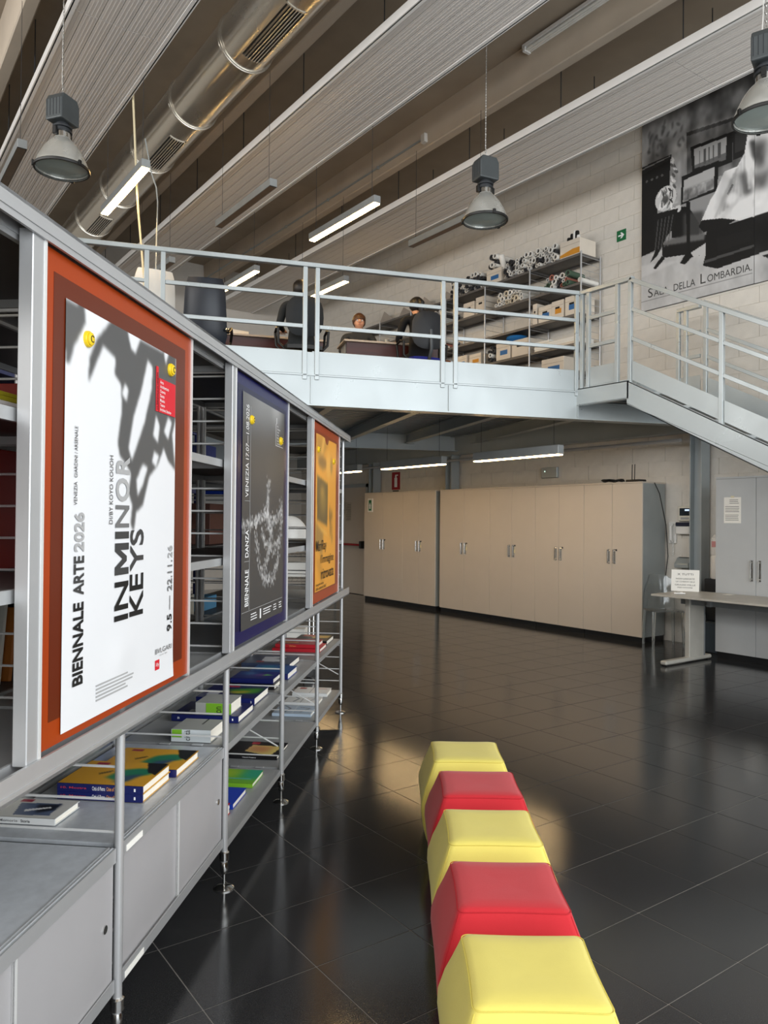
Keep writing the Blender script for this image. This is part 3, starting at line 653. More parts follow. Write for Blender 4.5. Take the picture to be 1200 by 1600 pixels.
# ================================================================== big black and white picture on the wall
PIC = {
    'wallL': [(0, 0), (.429, 0), (.427, .374), (.369, .52), (0, .492)],
    'topdark': [(.429, 0), (1, 0), (1, .191), (.431, .171)],
    'wallR': [(.428, .174), (1, .206), (1, .473), (.43, .42)],
    'frieze': [(.428, .167), (1, .206), (1, .223), (.428, .186)],
    'door': [(0, .261), (.281, .244), (.265, .461), (.16, .479), (.14, .701), (0, .713)],
    'doorlintel': [(0, .245), (.286, .241), (.286, .266), (0, .284)],
    'frame1': [(.463, .248), (.821, .259), (.822, .403), (.485, .405)],
    'frame1in': [(.497, .266), (.774, .273), (.77, .381), (.498, .361)],
    'frame2': [(.825, .258), (1, .262), (1, .392), (.826, .397)], 'frame2in': [(.844, .276), (1, .28), (1, .368), (.844, .366)],
    'easel': [(.384, .376), (.712, .37), (.699, .512), (.376, .516)], 'easelin': [(.405, .399), (.675, .392), (.668, .496), (.396, .507)],
    'easelinlow': [(.403, .448), (.672, .446), (.668, .496), (.396, .507)],
    'stand': [(.427, .517), (.461, .518), (.461, .775), (.431, .781)],
    'standfoot': [(.371, .805), (.433, .759), (.463, .764), (.555, .798), (.474, .795), (.42, .82)],
    'couchback': [(.397, .564), (.58, .585), (.581, .703), (.398, .677)], 'couch': [(.203, .685), (.607, .704), (.601, .787), (.207, .753)],
    'cushion': [(.213, .679), (.307, .67), (.419, .675), (.597, .7), (.588, .727), (.221, .693)],
    'drape': [(.113, .513), (.355, .527), (.306, .623), (.252, .647), (.155, .735), (.088, .757), (.133, .708)],
    'mediumdark': [(.291, .513), (.445, .536), (.541, .636), (.541, .71), (.292, .666)],
    'floor': [(0, .709), (.581, .717), (1, .765), (1, 1), (0, 1)], 'carpet': [(0, .759), (.378, .791), (0, .822)],
    'pedestal': [(.607, .693), (1.1, .688), (1.1, .867), (.702, .885), (.576, .851), (.598, .809)],
    'moulding': [(.589, .828), (1.1, .819), (1.1, .83), (.589, .842)], 'panel': [(.698, .738), (.97, .745), (.97, .801), (.699, .804)],
    'sculpt': [(.541, .655), (.645, .539), (.674, .523), (.76, .432), (.862, .434), (.922, .384), (.943, .308), (.909, .247), (.955, .219), (1.107, .241), (1.11, .695), (.885, .69), (.736, .651), (.567, .63)],
    'sbase': [(.538, .654), (.567, .628), (.736, .651), (.855, .68), (.711, .704), (.581, .689)],
    'fold1': [(.956, .335), (1.108, .358), (1.108, .413), (1.016, .454), (.98, .411)], 'fold2': [(.872, .471), (.932, .471), (.993, .582), (.921, .581)],
    'fold4': [(.779, .545), (.823, .504), (.835, .513), (.792, .554)],
}
p = Paint(190, 300, .58)
for k, c, a, s in (('wallL', .62, 1, 1), ('topdark', .36, 1, 4), ('wallR', .42, 1, 0), ('frieze', .2, .8, 0)): p.poly(PIC[k], c, a, s)
p.a += (p.noise(9, .35) * (p.Y < .5))[..., None]; p.rect(0, 0, 1, .06, .2, .6, 6)
for i in range(26): p.ell(random.uniform(.05, .4), random.uniform(.06, .22), .02, .008, .3, .7, 1, random.random() * 3)
for i in range(14): p.ell(.31 + random.uniform(-.02, .03), .27 + i * .014, .02, .008, random.choice((.85, .25)), .7, 0, random.random())
p.poly(PIC['floor'], .72); p.a += (p.noise(14, .07) * (p.Y > .7))[..., None]; p.poly(PIC['carpet'], .8, .6, 1)
p.poly(PIC['door'], .06); p.poly(PIC['doorlintel'], .14); p.poly([(0, .255), (.28, .247), (.28, .252), (0, .262)], .5)
for i in range(4): p.ell(.05 + i * .05, .33, .012, .006, .4, .8)
p.poly(PIC['frame1'], .1).poly(PIC['frame1in'], .62).poly(PIC['frame2'], .13).poly(PIC['frame2in'], .22)
for x, w_ in ((.54, .006), (.58, .02), (.62, .012), (.66, .008), (.70, .03)): p.rect(x, .285, x + w_, .36, .25, .8, 0)
p.poly([(.497, .345), (.775, .345), (.77, .381), (.498, .361)], .35, .8)
p.poly(PIC['mediumdark'], .07); p.ell(.305, .535, .03, .02, .85); p.ell(.35, .53, .03, .018, .8)
p.poly(PIC['easel'], .08).poly(PIC['easelin'], .68); p.poly(PIC['easelinlow'], .5, .9, 1); p.a += (p.noise(26, .3) * ((p.X > .4) & (p.X < .67) & (p.Y > .448) & (p.Y < .503)))[..., None]
p.poly(PIC['couchback'], .28, .9, 2).poly(PIC['couch'], .1).poly(PIC['cushion'], .42, 1, 1)
p.poly(PIC['drape'], .09)
for i in range(5): p.poly([(.16 + i * .035, .55), (.17 + i * .035, .55), (.14 + i * .03, .70), (.13 + i * .03, .70)], .4, .7, 0)
p.ell(.235, .455, .10, .062, .78, 1, 0); 
for i in range(22): p.ell(.235 + random.uniform(-.08, .08), .455 + random.uniform(-.045, .045), .022, .006, random.choice((.15, .95, .4)), .8, 0, random.random() * 3)
p.ell(.235, .46, .03, .02, .3, .9, 1)
p.poly(PIC['stand'], .04).poly(PIC['standfoot'], .05).poly([(.12, .79), (.2, .74), (.23, .76), (.14, .80)], .06)
p.poly(PIC['pedestal'], .05).poly(PIC['moulding'], .3).poly(PIC['panel'], .1)
p.poly([(.47, .77), (.60, .745), (.60, .79), (.5, .80)], .75)
p.poly(PIC['sculpt'], .86)
sm = p.noise(8, .35) * ((p.X > .6) & (p.Y > .22) & (p.Y < .68) & (p.a[..., 0] > .8)); p.a += sm[..., None]
p.poly(PIC['sbase'], .08).poly(PIC['fold1'], .2, .85, 2).poly(PIC['fold2'], .3, .8, 3).poly(PIC['fold4'], .35, .9, 0)
for i in range(9): p.poly([(.93 - i * .02, .36 + i * .02), (.945 - i * .02, .36 + i * .02), (.97 - i * .035, .56 + i * .01), (.95 - i * .035, .56 + i * .01)], random.choice((.45, 1., .6)), .5, 1)
p.ell(.82, .58, .07, .04, .62, .6, 4); p.ell(.82, .575, .05, .028, .93, .8, 2)
p.a = np.clip((p.a - .5) * 1.12 + .5, .02, .93)
p.rect(.0, .947, .985, .950, .45, .9)
pn = thing('wall_picture', 'black and white picture panel of an old room captioned Sala della Lombardia', 'picture', (WX, 5.565, 4.36))
MB().box(-.03, 0, -.778, .778, 0, 2.59).build('board', M('dark_board', '#3d3d3d', .6), pn)
p.sheet('print', pn, (-.031, .778, 2.59), (0, -1.556, 0), (0, 0, -2.59), PRINT_M)
y0 = .778 - .068 * 1.556; wd = .915 * 1.556
for s, a, b_, hh in (('S', 0, .052, .125), ('ALA', .062, .215, .09), ('DELLA', .27, .485, .09), ('L', .535, .585, .125), ('OMBARDIA.', .60, 1.0, .09)):
    text(s, mINK2, pn, (-.032, y0 - a * wd, 2.59 * (1 - .937)), (0, -1, 0), (0, 0, 1), (b_ - a) * wd, hh, 0, 'caption')
p2 = Paint(120, 200, .7); p2.rect(0, 0, 1, .25, .35, 1, 5).poly([(0, .25), (.3, .23), (.5, .4), (.35, .69), (0, .69)], .88).poly([(0, .69), (.6, .69), (.6, .86), (0, .87)], .06)
p2.poly([(0, .35), (.1, .36), (.06, .5), (0, .45)], .25, .8, 3).poly([(.0, .5), (.12, .5), (.1, .58), (0, .57)], .3, .8, 3); p2.rect(.4, .3, 1, .7, .3, 1, 3); p2.a += (p2.noise(9, .2))[..., None]
p2.poly([(.06, .885), (.2, .87), (.22, .885), (.1, .9)], .1)
pn2 = thing('wall_picture', 'second panel of the black and white picture, cut by the right edge', 'picture', (WX, 4.005, 4.36))
MB().box(-.03, 0, -.778, .778, 0, 2.59).build('board', MATS['dark_board'], pn2); p2.sheet('print', pn2, (-.031, .778, 2.59), (0, -1.556, 0), (0, 0, -2.59), PRINT_M)

# ================================================================== shelf system (poles, wire ladders, shelves)
def rack(name, label, cat, loc, rz, n, pitch, depth, levels, zfoot=0., top=None, rungs='joined', shelf_mat=None, lip=.035, feet=True, skip=(), pole_r=.014, group=None, ladder=.0937, shade_from=99):
    t = thing(name, label, cat, loc, rz, group); top = top or levels[-1] + .02; shelf_mat = shelf_mat or mSHELF
    pm = MB().tube([(0, 0, .1 if feet else 0), (0, 0, top)], pole_r, 10).mesh('pole', mALU, smooth=True)
    fm = MB().lathe([(.042, 0), (.042, .004), (.03, .010), (.006, .014), (.006, .06), (.012, .062), (.016, .075), (.016, .1), (.012, .115), (.02, .118), (.02, .15), (.015, .155)], n=16).mesh('foot', mCHROME, smooth=True) if feet else None
    rgm = MB().tube([(0, 0, 0), (0, depth, 0)], .004, 6).mesh('rung', mALUW if rungs == 'single' else mALU, smooth=True)
    for k in range(n + 1):
        x = k * pitch
        for y in (0, depth):
            link_mesh('pole', pm, t, (x, y, 0))
            if feet: link_mesh('foot', fm, t, (x, y, 0))
        z = levels[0] + .07; j = MB()
        while z < top - .02:
            if rungs == 'single': link_mesh('rung', rgm, t, (x, 0, z))
            else: j.tube([(x, 0, z), (x, depth, z)], .004, 5, cap=False)
            z += ladder
        if rungs != 'single': j.build('ladder', mALU, t)
    sm_ = MB().box(.016, pitch - .016, .012, depth - .012, -.006, 0).box(.016, pitch - .016, .0, .014, -lip, 0).box(.016, pitch - .016, depth - .014, depth, -lip, .0).box(.016, .026, .0, depth, -lip, -.006).box(pitch - .026, pitch - .016, 0, depth, -lip, -.006).mesh('shelf', [shelf_mat, M('shaded_shelf_board', '#4a4543', .5, .1)])
    smd = sm_.copy()
    for f_ in range(6): smd.polygons[f_].material_index = 1  # upper boards get a darker colour that stands in for shade
    for k in range(n):
        for i, z in enumerate(levels):
            if (k, i) in skip: continue
            link_mesh('shelf', smd if i >= shade_from else sm_, t, (k * pitch, 0, z))
    return t
RP = .966; RLV = [.10, .54, .94, 1.35, 1.775, 2.18]; RN = 6
mr = rack('wall_rack', 'long grey metal rack full of rolls and boxes along the upper block wall', 'rack', (8.35, 7.02 + RN * RP, FZ), R(-90), RN, RP, .41, RLV, feet=False, top=2.2, pole_r=.013, shelf_mat=M('rack_shelf_grey', '#6d6a67', .5, .3))
def rackY(y): return y
def roll_mesh(r_, L_, mat):
    m_ = MB(); n = 10; vs = []
    P = lambda rr, x: [(x, rr * math.cos(2 * math.pi * k / n), rr * math.sin(2 * math.pi * k / n)) for k in range(n)]
    m_.v = P(r_ * .62, .02) + P(r_ * .62, 0) + P(r_, 0) + P(r_, L_); m_.f = [tuple(range(n))] + [(i * n + k, i * n + (k + 1) % n, (i + 1) * n + (k + 1) % n, (i + 1) * n + k) for i in range(3) for k in range(n)] + [tuple(3 * n + k for k in range(n))]
    me = m_.mesh('roll', [mat, M('roll_hollow', '#3a3733', .9)]); me.polygons[0].material_index = 1
    me.shade_smooth(); me.set_sharp_from_angle(angle=R(40)); return me
ROLLM = [M('roll_white', '#e4e1da', .7), M('roll_white', '#e4e1da'), M('roll_grey', '#b9b7b4', .7), M('roll_dark', '#39393c', .6), M('roll_cream', '#d6c9b2', .7), M('roll_rose', '#a86a5a', .7), M('roll_green', '#4c6350', .7)]
RM = {}
def rolls(y0, y1, z, layers, lab, grp, rmin=.028, rmax=.045, pal=(0, 0, 1, 1, 2, 3), x0=8.36, dens=1.):
    r_ = (rmin + rmax) / 2
    for l in range(layers):
        y = y0 + r_ * (1 + (l % 2)) + random.random() * .02
        while y < y1 - r_ * (1 + l * .6):
            rr = round(random.choice((rmin, (rmin + rmax) / 2, rmax)), 3); L_ = random.choice((.34, .38)); mi = random.choice(pal); key = (rr, L_, mi)
            if random.random() > dens: y += 2 * r_; continue
            if key not in RM: RM[key] = roll_mesh(rr, L_, ROLLM[mi])
            o = link_mesh('paper_roll', RM[key], None, (x0 + random.uniform(-.04, .03), y, z + r_ * (1.05 + 1.72 * l) + random.uniform(-.002, .008) + (rr - r_)))
            o.rotation_euler = (random.random() * 6, 0, random.uniform(-.06, .06)); tag(o, ('thick ' if rr == round(rmax, 3) else 'slim ' if rr == round(rmin, 3) else 'medium ') + ('white', 'white', 'grey', 'dark', 'cream', 'rose', 'green')[mi] + ' roll in the ' + ('bottom', 'second', 'third', 'top')[l] + ' layer of ' + lab, 'roll', grp); y += 2 * r_ * random.uniform(.98, 1.06)
Z6, Z5, Z4, Z3, Z2, Z1 = [FZ + q for q in reversed(RLV)]
rolls(7.44, 8.62, Z6, 4, 'the long heap beside the orange striped box', 'rolls heaped on the top rack shelf')
rolls(9.0, 9.85, Z6, 4, 'the heap left of the blue labelled box', 'rolls heaped on the top rack shelf, left bay', pal=(0, 1, 2, 3, 3))
rolls(7.2, 7.75, Z5, 3, 'the mixed pile below the orange striped box', 'coloured rolls on the second rack shelf', pal=(0, 1, 2, 5, 6, 3))
rolls(8.12, 8.75, Z5, 3, 'the tube pile beside two plain boxes', 'white tubes on the second rack shelf', pal=(0, 1, 4, 0))
rolls(9.94, 10.55, Z5, 4, 'the pile behind the railing post', 'rolls on the second rack shelf, left', pal=(3, 3, 0, 2))
rolls(8.72, 8.94, Z4 - .405, 4, 'the small black pile between boxes', 'black rolls on the third rack shelf', pal=(3, 3, 3, 0))
rolls(9.94, 10.45, Z4, 3, 'the pile behind the person with a ponytail', 'grey rolls on the third rack shelf', pal=(3, 2, 0, 5))
def carton(y, z, wy, dx, h, lab, mat=None, stripe=None, hole=True, x=8.37, strap=False, rz=0.):
    t = thing('cardboard_box', lab, 'box', (x, y, z), rz)
    MB().box(0, dx, -wy / 2, wy / 2, 0, h).build('carton', mat or mCARD, t, bevel=.003)
    MB().box(-.003, dx * .6, -.004, .004, h - .002, h + .001).box(-.0015, .0, -wy / 2 + .002, wy / 2 - .002, h * .72, h * .735).build('seam', M('box_seam', '#9c8f7d', .8), t)
    if stripe: MB().box(-.0025, 0, -wy * .32, wy * .2, h * .28, h * .55).build('label_print', stripe, t)
    if hole: MB().box(-.003, 0, -wy * .18, wy * .18, h * .55, h * .66).build('hand_hole', mINK, t)
    return t
mLBLUE = M('label_blue', '#2f6aa5', .6); mLOR = M('label_orange', '#d3912c', .6)
b = carton(7.24, Z6, .36, .34, .235, 'white box with an orange stripe at the right end of the top rack shelf', mat=mCARD, hole=False)
MB().prism([(-.003, .178, .02), (-.003, -.178, .02), (-.003, -.178, .10), (-.003, -.05, .10), (-.003, .178, .055)], (.0025, 0, 0)).build('orange_stripe', mLOR, b)
for i, (yy, hh, mt) in enumerate(((.11, .30, mBLACK), (.05, .34, mBLACK), (-.0, .37, mWHITE), (-.04, .36, mBLACK), (-.13, .30, mWHITE))):
    o = MB().lathe([(.03, 0), (.03, hh - .02), (.024, hh)], n=12).build('poster_tube', mt, smooth=True, loc=(8.48, 7.24 + yy, Z6 + .02)); tag(o, ['leftmost black tube standing in the orange striped box', 'short black tube standing in the orange striped box', 'white capped tube standing in the orange striped box', 'tall black tube standing in the orange striped box', 'white rolled sheet leaning in the orange striped box'][i], 'tube')
    if i == 4: o.rotation_euler = (R(-14), 0, 0)
carton(8.775, Z6, .33, .34, .23, 'box with a blue label on the top rack shelf holding black tubes', stripe=mLBLUE, hole=False)
rolls(8.66, 8.9, Z6 + .232, 3, 'the tubes piled on the blue labelled box', 'tubes on the blue labelled box', pal=(3, 3, 0))
o = MB().tube([(8.45, 8.62, Z6 + .2), (8.42, 8.66, Z6 + .42)], .045, 12).build('paper_roll', ROLLM[0], smooth=True); tag(o, 'thick white roll leaning against the blue labelled box', 'roll')
carton(9.08, Z5, .22, .34, .27, 'tall plain box on the second rack shelf left of the white tubes'); carton(9.36, Z5, .26, .34, .24, 'plain box second from the white tubes on the second rack shelf')
o = MB().tube([(8.37, 7.06, Z5 + .04), (8.74, 7.06, Z5 + .04)], .035, 12).build('paper_roll', ROLLM[0], smooth=True); tag(o, 'long white roll lying at the right end of the second rack shelf', 'roll')
for y, wy, h, lab, stp in ((7.2, .24, .27, 'white box with a blue label at the right end of the third rack shelf', mLBLUE), (7.46, .22, .26, 'box with an orange label on the third rack shelf', mLOR), (7.70, .25, .24, 'box with a hand hole and blue label on the third rack shelf', mLBLUE), (7.9, .08, .31, 'narrow upright box file on the third rack shelf', None)):
    carton(y, Z4, wy, .35, h, lab, stripe=stp, hole=h > .22)
for y, wy, h, lab, stp in ((8.2, .34, .25, 'box with a dark hand hole on the fourth rack shelf', None), (8.56, .3, .26, 'box with a blue label on the fourth rack shelf', mLBLUE), (9.2, .28, .2, 'low box with an orange label on the fourth rack shelf', mLOR), (9.55, .3, .22, 'low box with a blue label on the fourth rack shelf', mLBLUE)):
    carton(y, Z4 - .405, wy, .35, h, lab, stripe=stp, hole=stp is None)
bag = MB().lathe([(.0, 0), (.12, .0), (.17, .05), (.16, .09), (.08, .11), (.0, .115)], n=16).build('blue_bag', M('blue_film', '#2b6fae', .25), smooth=True, loc=(8.56, 8.45, Z4 - .405 + .262)); tag(bag, 'shiny blue plastic bag lying on a box on the fourth rack shelf', 'bag')
carton(7.55, Z2, .42, .36, .26, 'box with a blue label on the second lowest rack shelf', stripe=mLBLUE, hole=False)
def paperstack(y, z, wy, dx, n, lab, ties=True):
    t = thing('paper_stack', lab, 'paper stack', (8.36, y, z))
    for k in range(n):
        a = random.uniform(-.012, .012); MB().box(random.uniform(0, .01), dx, -wy / 2 + a, wy / 2 + a, k * .02, k * .02 + .0185).build('bundle', random.choice((mPAPER, mCREAMP, mCARD)), t)
    if ties: MB().box(-.014, .02, -.02, .02, 0, n * .02 + .004).build('tie', mWHITE, t)
    return t
for i, (y, z, wy, n, lab) in enumerate(((7.35, Z3 - .0, .5, 5, 'flat stack of white sheets at the right of the lower rack shelf'), (7.75, Z3, .3, 7, 'stack of loose papers left of the white sheets on the lower rack shelf'), (8.3, Z2, .6, 7, 'long flat bundle of papers with a tie on the second lowest shelf'), (8.72, Z2, .2, 6, 'narrow bundle of papers on the second lowest shelf'), (9.46, Z2, .7, 6, 'long pale bundle of papers on the second lowest shelf, left'), (8.4, Z3 + .0, .0, 0, ''))):
    if n: paperstack(y, z, wy, .37, n, lab, i in (2, 3, 4))
# grey folded sheets standing on the far end of the rack top
for i in range(4):
    y = 10.1 + i * .62; o = MB().prism([(8.6, y - .34, Z6), (8.6, y + .34, Z6), (8.6, y + .1, Z6 + .26 + .05 * (i % 2))], (.004, 0, 0)).build('grey_sheet', M('pale_grey_sheet', '#a79f97', .6), None)
    tag(o, ['grey peaked sheet standing on the rack top, nearest the railing post', 'grey peaked sheet on the rack top, second from the right', 'grey peaked sheet on the rack top, second from the left', 'grey peaked sheet on the rack top, far left one'][i], 'sheet')
# books low in the far bays of the rack
for i in range(16):
    y = 10.0 + i * .045 + random.uniform(0, .01); h = random.uniform(.2, .3); o = MB().box(0, .2, -.018, .018, 0, h).build('binder', random.choice((mPAPER, M('binder_red', '#7a2018', .6), M('binder_orange', '#a85a1c', .6), mDARK)), loc=(8.38, y, Z3)); tag(o, 'binder standing in the row on the dim rack shelf behind the desks', 'binder', 'binders on the far rack shelf')

# ================================================================== people, chairs and desks upstairs
def person(loc, rz, label, top_mat, hair_mat, ponytail=False, lean=0., arms=.0, sleeves=True):
    V = []; E_ = []; rad = []
    def v(co, r_, link=None):
        V.append(co); rad.append(r_ if isinstance(r_, tuple) else (r_, r_))
        if link is not None: E_.append((link, len(V) - 1))
        return len(V) - 1
    L_ = lambda y, z: y + lean * (z - .5)
    pel = v((0, 0, .53), (.155, .12)); wa = v((0, L_(.0, .72), .72), (.135, .10), pel); ch = v((0, L_(.01, .92), .92), (.16, .11), wa)
    nb = v((0, L_(.015, 1.04), 1.04), (.085, .075), ch); nk = v((0, L_(.03, 1.10), 1.10), .052, nb)
    jw = v((0, L_(.055, 1.145), 1.145), (.058, .07), nk); hd = v((0, L_(.05, 1.205), 1.205), (.075, .09), jw); tp = v((0, L_(.04, 1.262), 1.262), (.06, .075), hd)
    v((0, L_(.155, 1.195), 1.195), .014, hd)
    for s in (-1, 1):
        v((s * .085, L_(.04, 1.2), 1.2), (.012, .022), hd)
        cl = v((s * .10, L_(.015, 1.02), 1.02), .065, ch); sh = v((s * .19, L_(.015, 1.0), 1.0), .062, cl); el = v((s * .25, L_(.08, .76) + arms * .05, .76), .045, sh)
        wr_ = v((s * .17, L_(.3, .76), .765), .03, el); pm = v((s * .15, L_(.375, .77), .765), (.036, .02), wr_)
        for k in range(4):
            f0 = v((s * (.15 + (k - 1.5) * .019), L_(.42, .77), .768), .0095, pm); f1 = v((s * (.15 + (k - 1.5) * .021), L_(.45 + (.008 if k in (1, 2) else 0), .76), .762), .0085, f0); v((s * (.15 + (k - 1.5) * .021), L_(.465 + (.012 if k in (1, 2) else 0), .745), .745), .0075, f1)
        t0 = v((s * .112, L_(.39, .765), .762), .0105, pm); v((s * .098, L_(.42, .755), .755), .009, t0)
        hp = v((s * .095, .03, .51), .088, pel); kn = v((s * .13, .42, .5), .062, hp); an = v((s * .13, .40, .1), .045, kn); v((s * .135, .53, .05), (.042, .035), an)
    me = bpy.data.meshes.new('skeleton'); me.from_pydata(V, E_, [])
    bm = bmesh.new(); bm.from_mesh(me); ly = bm.verts.layers.skin.verify(); bm.verts.ensure_lookup_table()
    for i, q in enumerate(bm.verts): q[ly].radius = rad[i]; q[ly].use_root = (i == 0)
    bm.to_mesh(me); bm.free()
    tmp = bpy.data.objects.new('tmp', me); COL.objects.link(tmp)
    md = tmp.modifiers.new('s', 'SKIN'); md.use_smooth_shade = True; tmp.modifiers.new('u', 'SUBSURF').levels = 2
    body = bpy.data.meshes.new_from_object(tmp.evaluated_get(bpy.context.evaluated_depsgraph_get())); bpy.data.objects.remove(tmp)
    for m_ in (top_mat, mSKIN, mJEANS, mBLACK): body.materials.append(m_)
    for f in body.polygons:
        c = f.center; i = 0
        if c.z > 1.085: i = 1
        elif c.y > (.31 if sleeves else .2) + lean * .26 and c.z > .7: i = 1
        elif c.z < .1 or (c.y > .46 and c.z < .13): i = 3
        elif c.z < .6 and (c.y > .1 or c.z < .47): i = 2
        f.material_index = i; f.use_smooth = True
    t = thing('person', label, 'person', loc, rz); link_mesh('body', body, t)
    hc = Vector((0, L_(.045, 1.215), 1.215)); H_ = MB(); n1, n2 = 18, 12; vs = []; fs = []
    for i in range(n2 + 1):
        th = math.pi * i / n2 * .78
        for k in range(n1):
            ph = 2 * math.pi * k / n1; fwd = math.sin(ph); tt_ = th * (1 - .40 * max(0, fwd) ** .7 ); rr = 1 + .04 * math.sin(5 * ph + i)
            vs.append(hc + Vector((.094 * math.sin(tt_) * math.cos(ph) * rr, .112 * math.sin(tt_) * fwd * rr, .108 * math.cos(tt_) + .004)))
    for i in range(n2):
        for k in range(n1): fs.append((i * n1 + k, i * n1 + (k + 1) % n1, (i + 1) * n1 + (k + 1) % n1, (i + 1) * n1 + k))
    H_.add(vs, fs).build('hair', hair_mat, t, smooth=True)
    if ponytail: MB().tube([hc + Vector(q) for q in ((0, -.1, .05), (0, -.145, .0), (0, -.15, -.09), (0, -.125, -.18))], [.025, .042, .036, .008], 10).build('ponytail', hair_mat, t, smooth=True)
    for s in (-1, 1):
        e_ = MB().lathe([(0, -.011), (.008, -.008), (.012, 0), (.008, .008), (0, .011)], n=10, cap=False).build('eye', mINKW, t, smooth=True, loc=hc + Vector((s * .032, .083, -.012)))
        MB().lathe([(0, -.006), (.005, 0), (0, .006)], n=8, cap=False).build('iris', mBLACK, e_, smooth=True, loc=(0, .0085, 0))
        MB().bar(hc + Vector((s * .018, .096, .012)), hc + Vector((s * .046, .088, .012)), .008, .006).build('eyebrow', hair_mat, t)
    MB().bar(hc + Vector((-.022, .096, -.068)), hc + Vector((.022, .096, -.068)), .008, .007).build('mouth', M('lips', '#9a5a4c', .5), t)
    return t
def star_base(t, zt=.42):
    MB().tube([(0, 0, .1), (0, 0, zt)], .028, 10).build('gas_column', mDARK, t, smooth=True)
    for k in range(5):
        a = R(72 * k + 10); e_ = (.3 * math.cos(a), .3 * math.sin(a), .075); MB().tube([(0, 0, .11), e_], [.03, .018], 8).build('base_arm', mBLACK, t)
        MB().lathe([(.01, -.014), (.028, -.012), (.03, 0), (.028, .012), (.01, .014)], n=12).build('caster', mBLACK, t, smooth=True, loc=(e_[0], e_[1], .03)).rotation_euler = (R(90), 0, a)
def cushion(w_, d_, h_, curve=0., bulge=.02, n=8, top=.9):
    """upholstered slab in xz, thickness along y (front +y)"""
    mb = MB(); F_ = []; B_ = []
    for j in range(n + 1):
        v_ = j / n; ww = w_ * (1 - (1 - top) * v_) * (1 - .12 * abs(2 * v_ - 1) ** 8)
        for i in range(n + 1):
            u = 2 * i / n - 1; c = curve * u * u - curve * .3 * math.sin(v_ * 3.1)
            th = d_ * (.55 + .45 * (1 - abs(u) ** 5) * (1 - abs(2 * v_ - 1) ** 5))
            F_.append((u * ww / 2, c + th / 2, v_ * h_)); B_.append((u * ww / 2, c - th / 2, v_ * h_))
    N = n + 1; vs = F_ + B_; fs = []
    for j in range(n):
        for i in range(n): a = j * N + i; fs += [(a, a + N, a + N + 1, a + 1), (N * N + a, N * N + a + 1, N * N + a + N + 1, N * N + a + N)]
    ed = [i for i in range(N)] + [j * N + n for j in range(1, N)] + [n * N + i for i in range(n - 1, -1, -1)] + [j * N for j in range(n - 1, 0, -1)]
    for a, b_ in zip(ed, ed[1:] + ed[:1]): fs.append((a, b_, N * N + b_, N * N + a))
    return mb.add(vs, fs)
def exec_chair(loc, rz, label, lea, w_=.5):
    t = thing('office_chair', label, 'chair', loc, rz)
    bk = cushion(w_, .1, .74, .05, top=.84).build('backrest', lea, t, smooth=True, loc=(0, -.24, .46)); bk.rotation_euler = (R(9), 0, 0)
    cushion(w_, .09, .5, .02, top=.96).build('seat', lea, t, smooth=True, loc=(0, -.22, .47)).rotation_euler = (R(-90), 0, 0)
    for s in (-1, 1):
        MB().tube([(s * .26, -.26, .60), (s * .30, -.12, .68), (s * .31, .08, .665), (s * .30, .16, .58), (s * .27, .10, .45)], .018, 8).build('armrest', mBLACK, t, smooth=True)
        MB().tube([(s * .27, .10, .45), (s * .29, .15, .55)], .014, 8).build('arm_strut', mCHROME, t, smooth=True)
        MB().lathe([(.0, -.02), (.022, -.015), (.028, 0), (.022, .015), (0, .02)], n=12, cap=False).build('chrome_joint', mCHROME, t, smooth=True, loc=(s * (w_ / 2 - .01), -.295, .62))
    star_base(t); return t
def shell_chair(loc, rz, label, mat_, seatm, oval=True, arms=True):
    t = thing('office_chair', label, 'chair', loc, rz)
    n = 20; vs = []; fs = []
    for j, (sc, y) in enumerate(((.0, -.02), (.6, -.015), (.92, -.0), (1., .012), (.92, .03), (.6, .02), (.0, .015))):
        for k in range(n):
            a = 2 * math.pi * k / n; cx, cz = math.cos(a), math.sin(a); cx = math.copysign(abs(cx) ** .7, cx); cz = math.copysign(abs(cz) ** .7, cz)
            vs.append((.225 * sc * cx, y + .05 * (sc * cx) ** 2, .24 * sc * cz))
        if j: fs += [((j - 1) * n + k, (j - 1) * n + (k + 1) % n, j * n + (k + 1) % n, j * n + k) for k in range(n)]
    MB().add(vs, fs).build('backrest', mat_, t, smooth=True, loc=(0, -.23, .80))
    MB().tube([(0, -.05, .42), (0, -.2, .43), (0, -.27, .55), (0, -.255, .8)], .022, 8).build('back_support', M('support_grey', '#54585c', .4, .4), t, smooth=True)
    cushion(.47, .08, .46, .01, top=.95).build('seat', seatm, t, smooth=True, loc=(0, -.2, .45)).rotation_euler = (R(-90), 0, 0)
    if arms:
        for s in (-1, 1): MB().tube([(s * .22, -.1, .43), (s * .29, -.08, .5), (s * .3, -.1, .66), (s * .3, .0, .69), (s * .3, .12, .66), (s * .29, .1, .5), (s * .22, .08, .43)], .016, 8).build('armrest', mBLACK, t, smooth=True)
    star_base(t); return t
exec_chair(mloc(-4.16, 1.42, FZ), MRZ + R(-4), 'navy leather high-backed office chair with chrome joints behind the railing', mNAVYL, .52)
exec_chair(mloc(-4.80, 1.30, FZ), MRZ + R(12), 'white high-backed office chair left of the navy one', mWLEA, .5)
person(mloc(-3.06, 1.15, FZ), MRZ, 'person in a charcoal sweater with short dark hair seated with back to the railing', mGREYK, mHAIRD, lean=.05)
shell_chair(mloc(-3.06, 1.09, FZ), MRZ, 'black mesh office chair under the person in charcoal', mMESH, mBLACK, arms=True)
person(mloc(-1.49, 1.36, FZ), MRZ + R(6), 'person in black with a dark ponytail seated with back to the railing', mBLKCLOTH, mHAIRD, True, .08, sleeves=False)
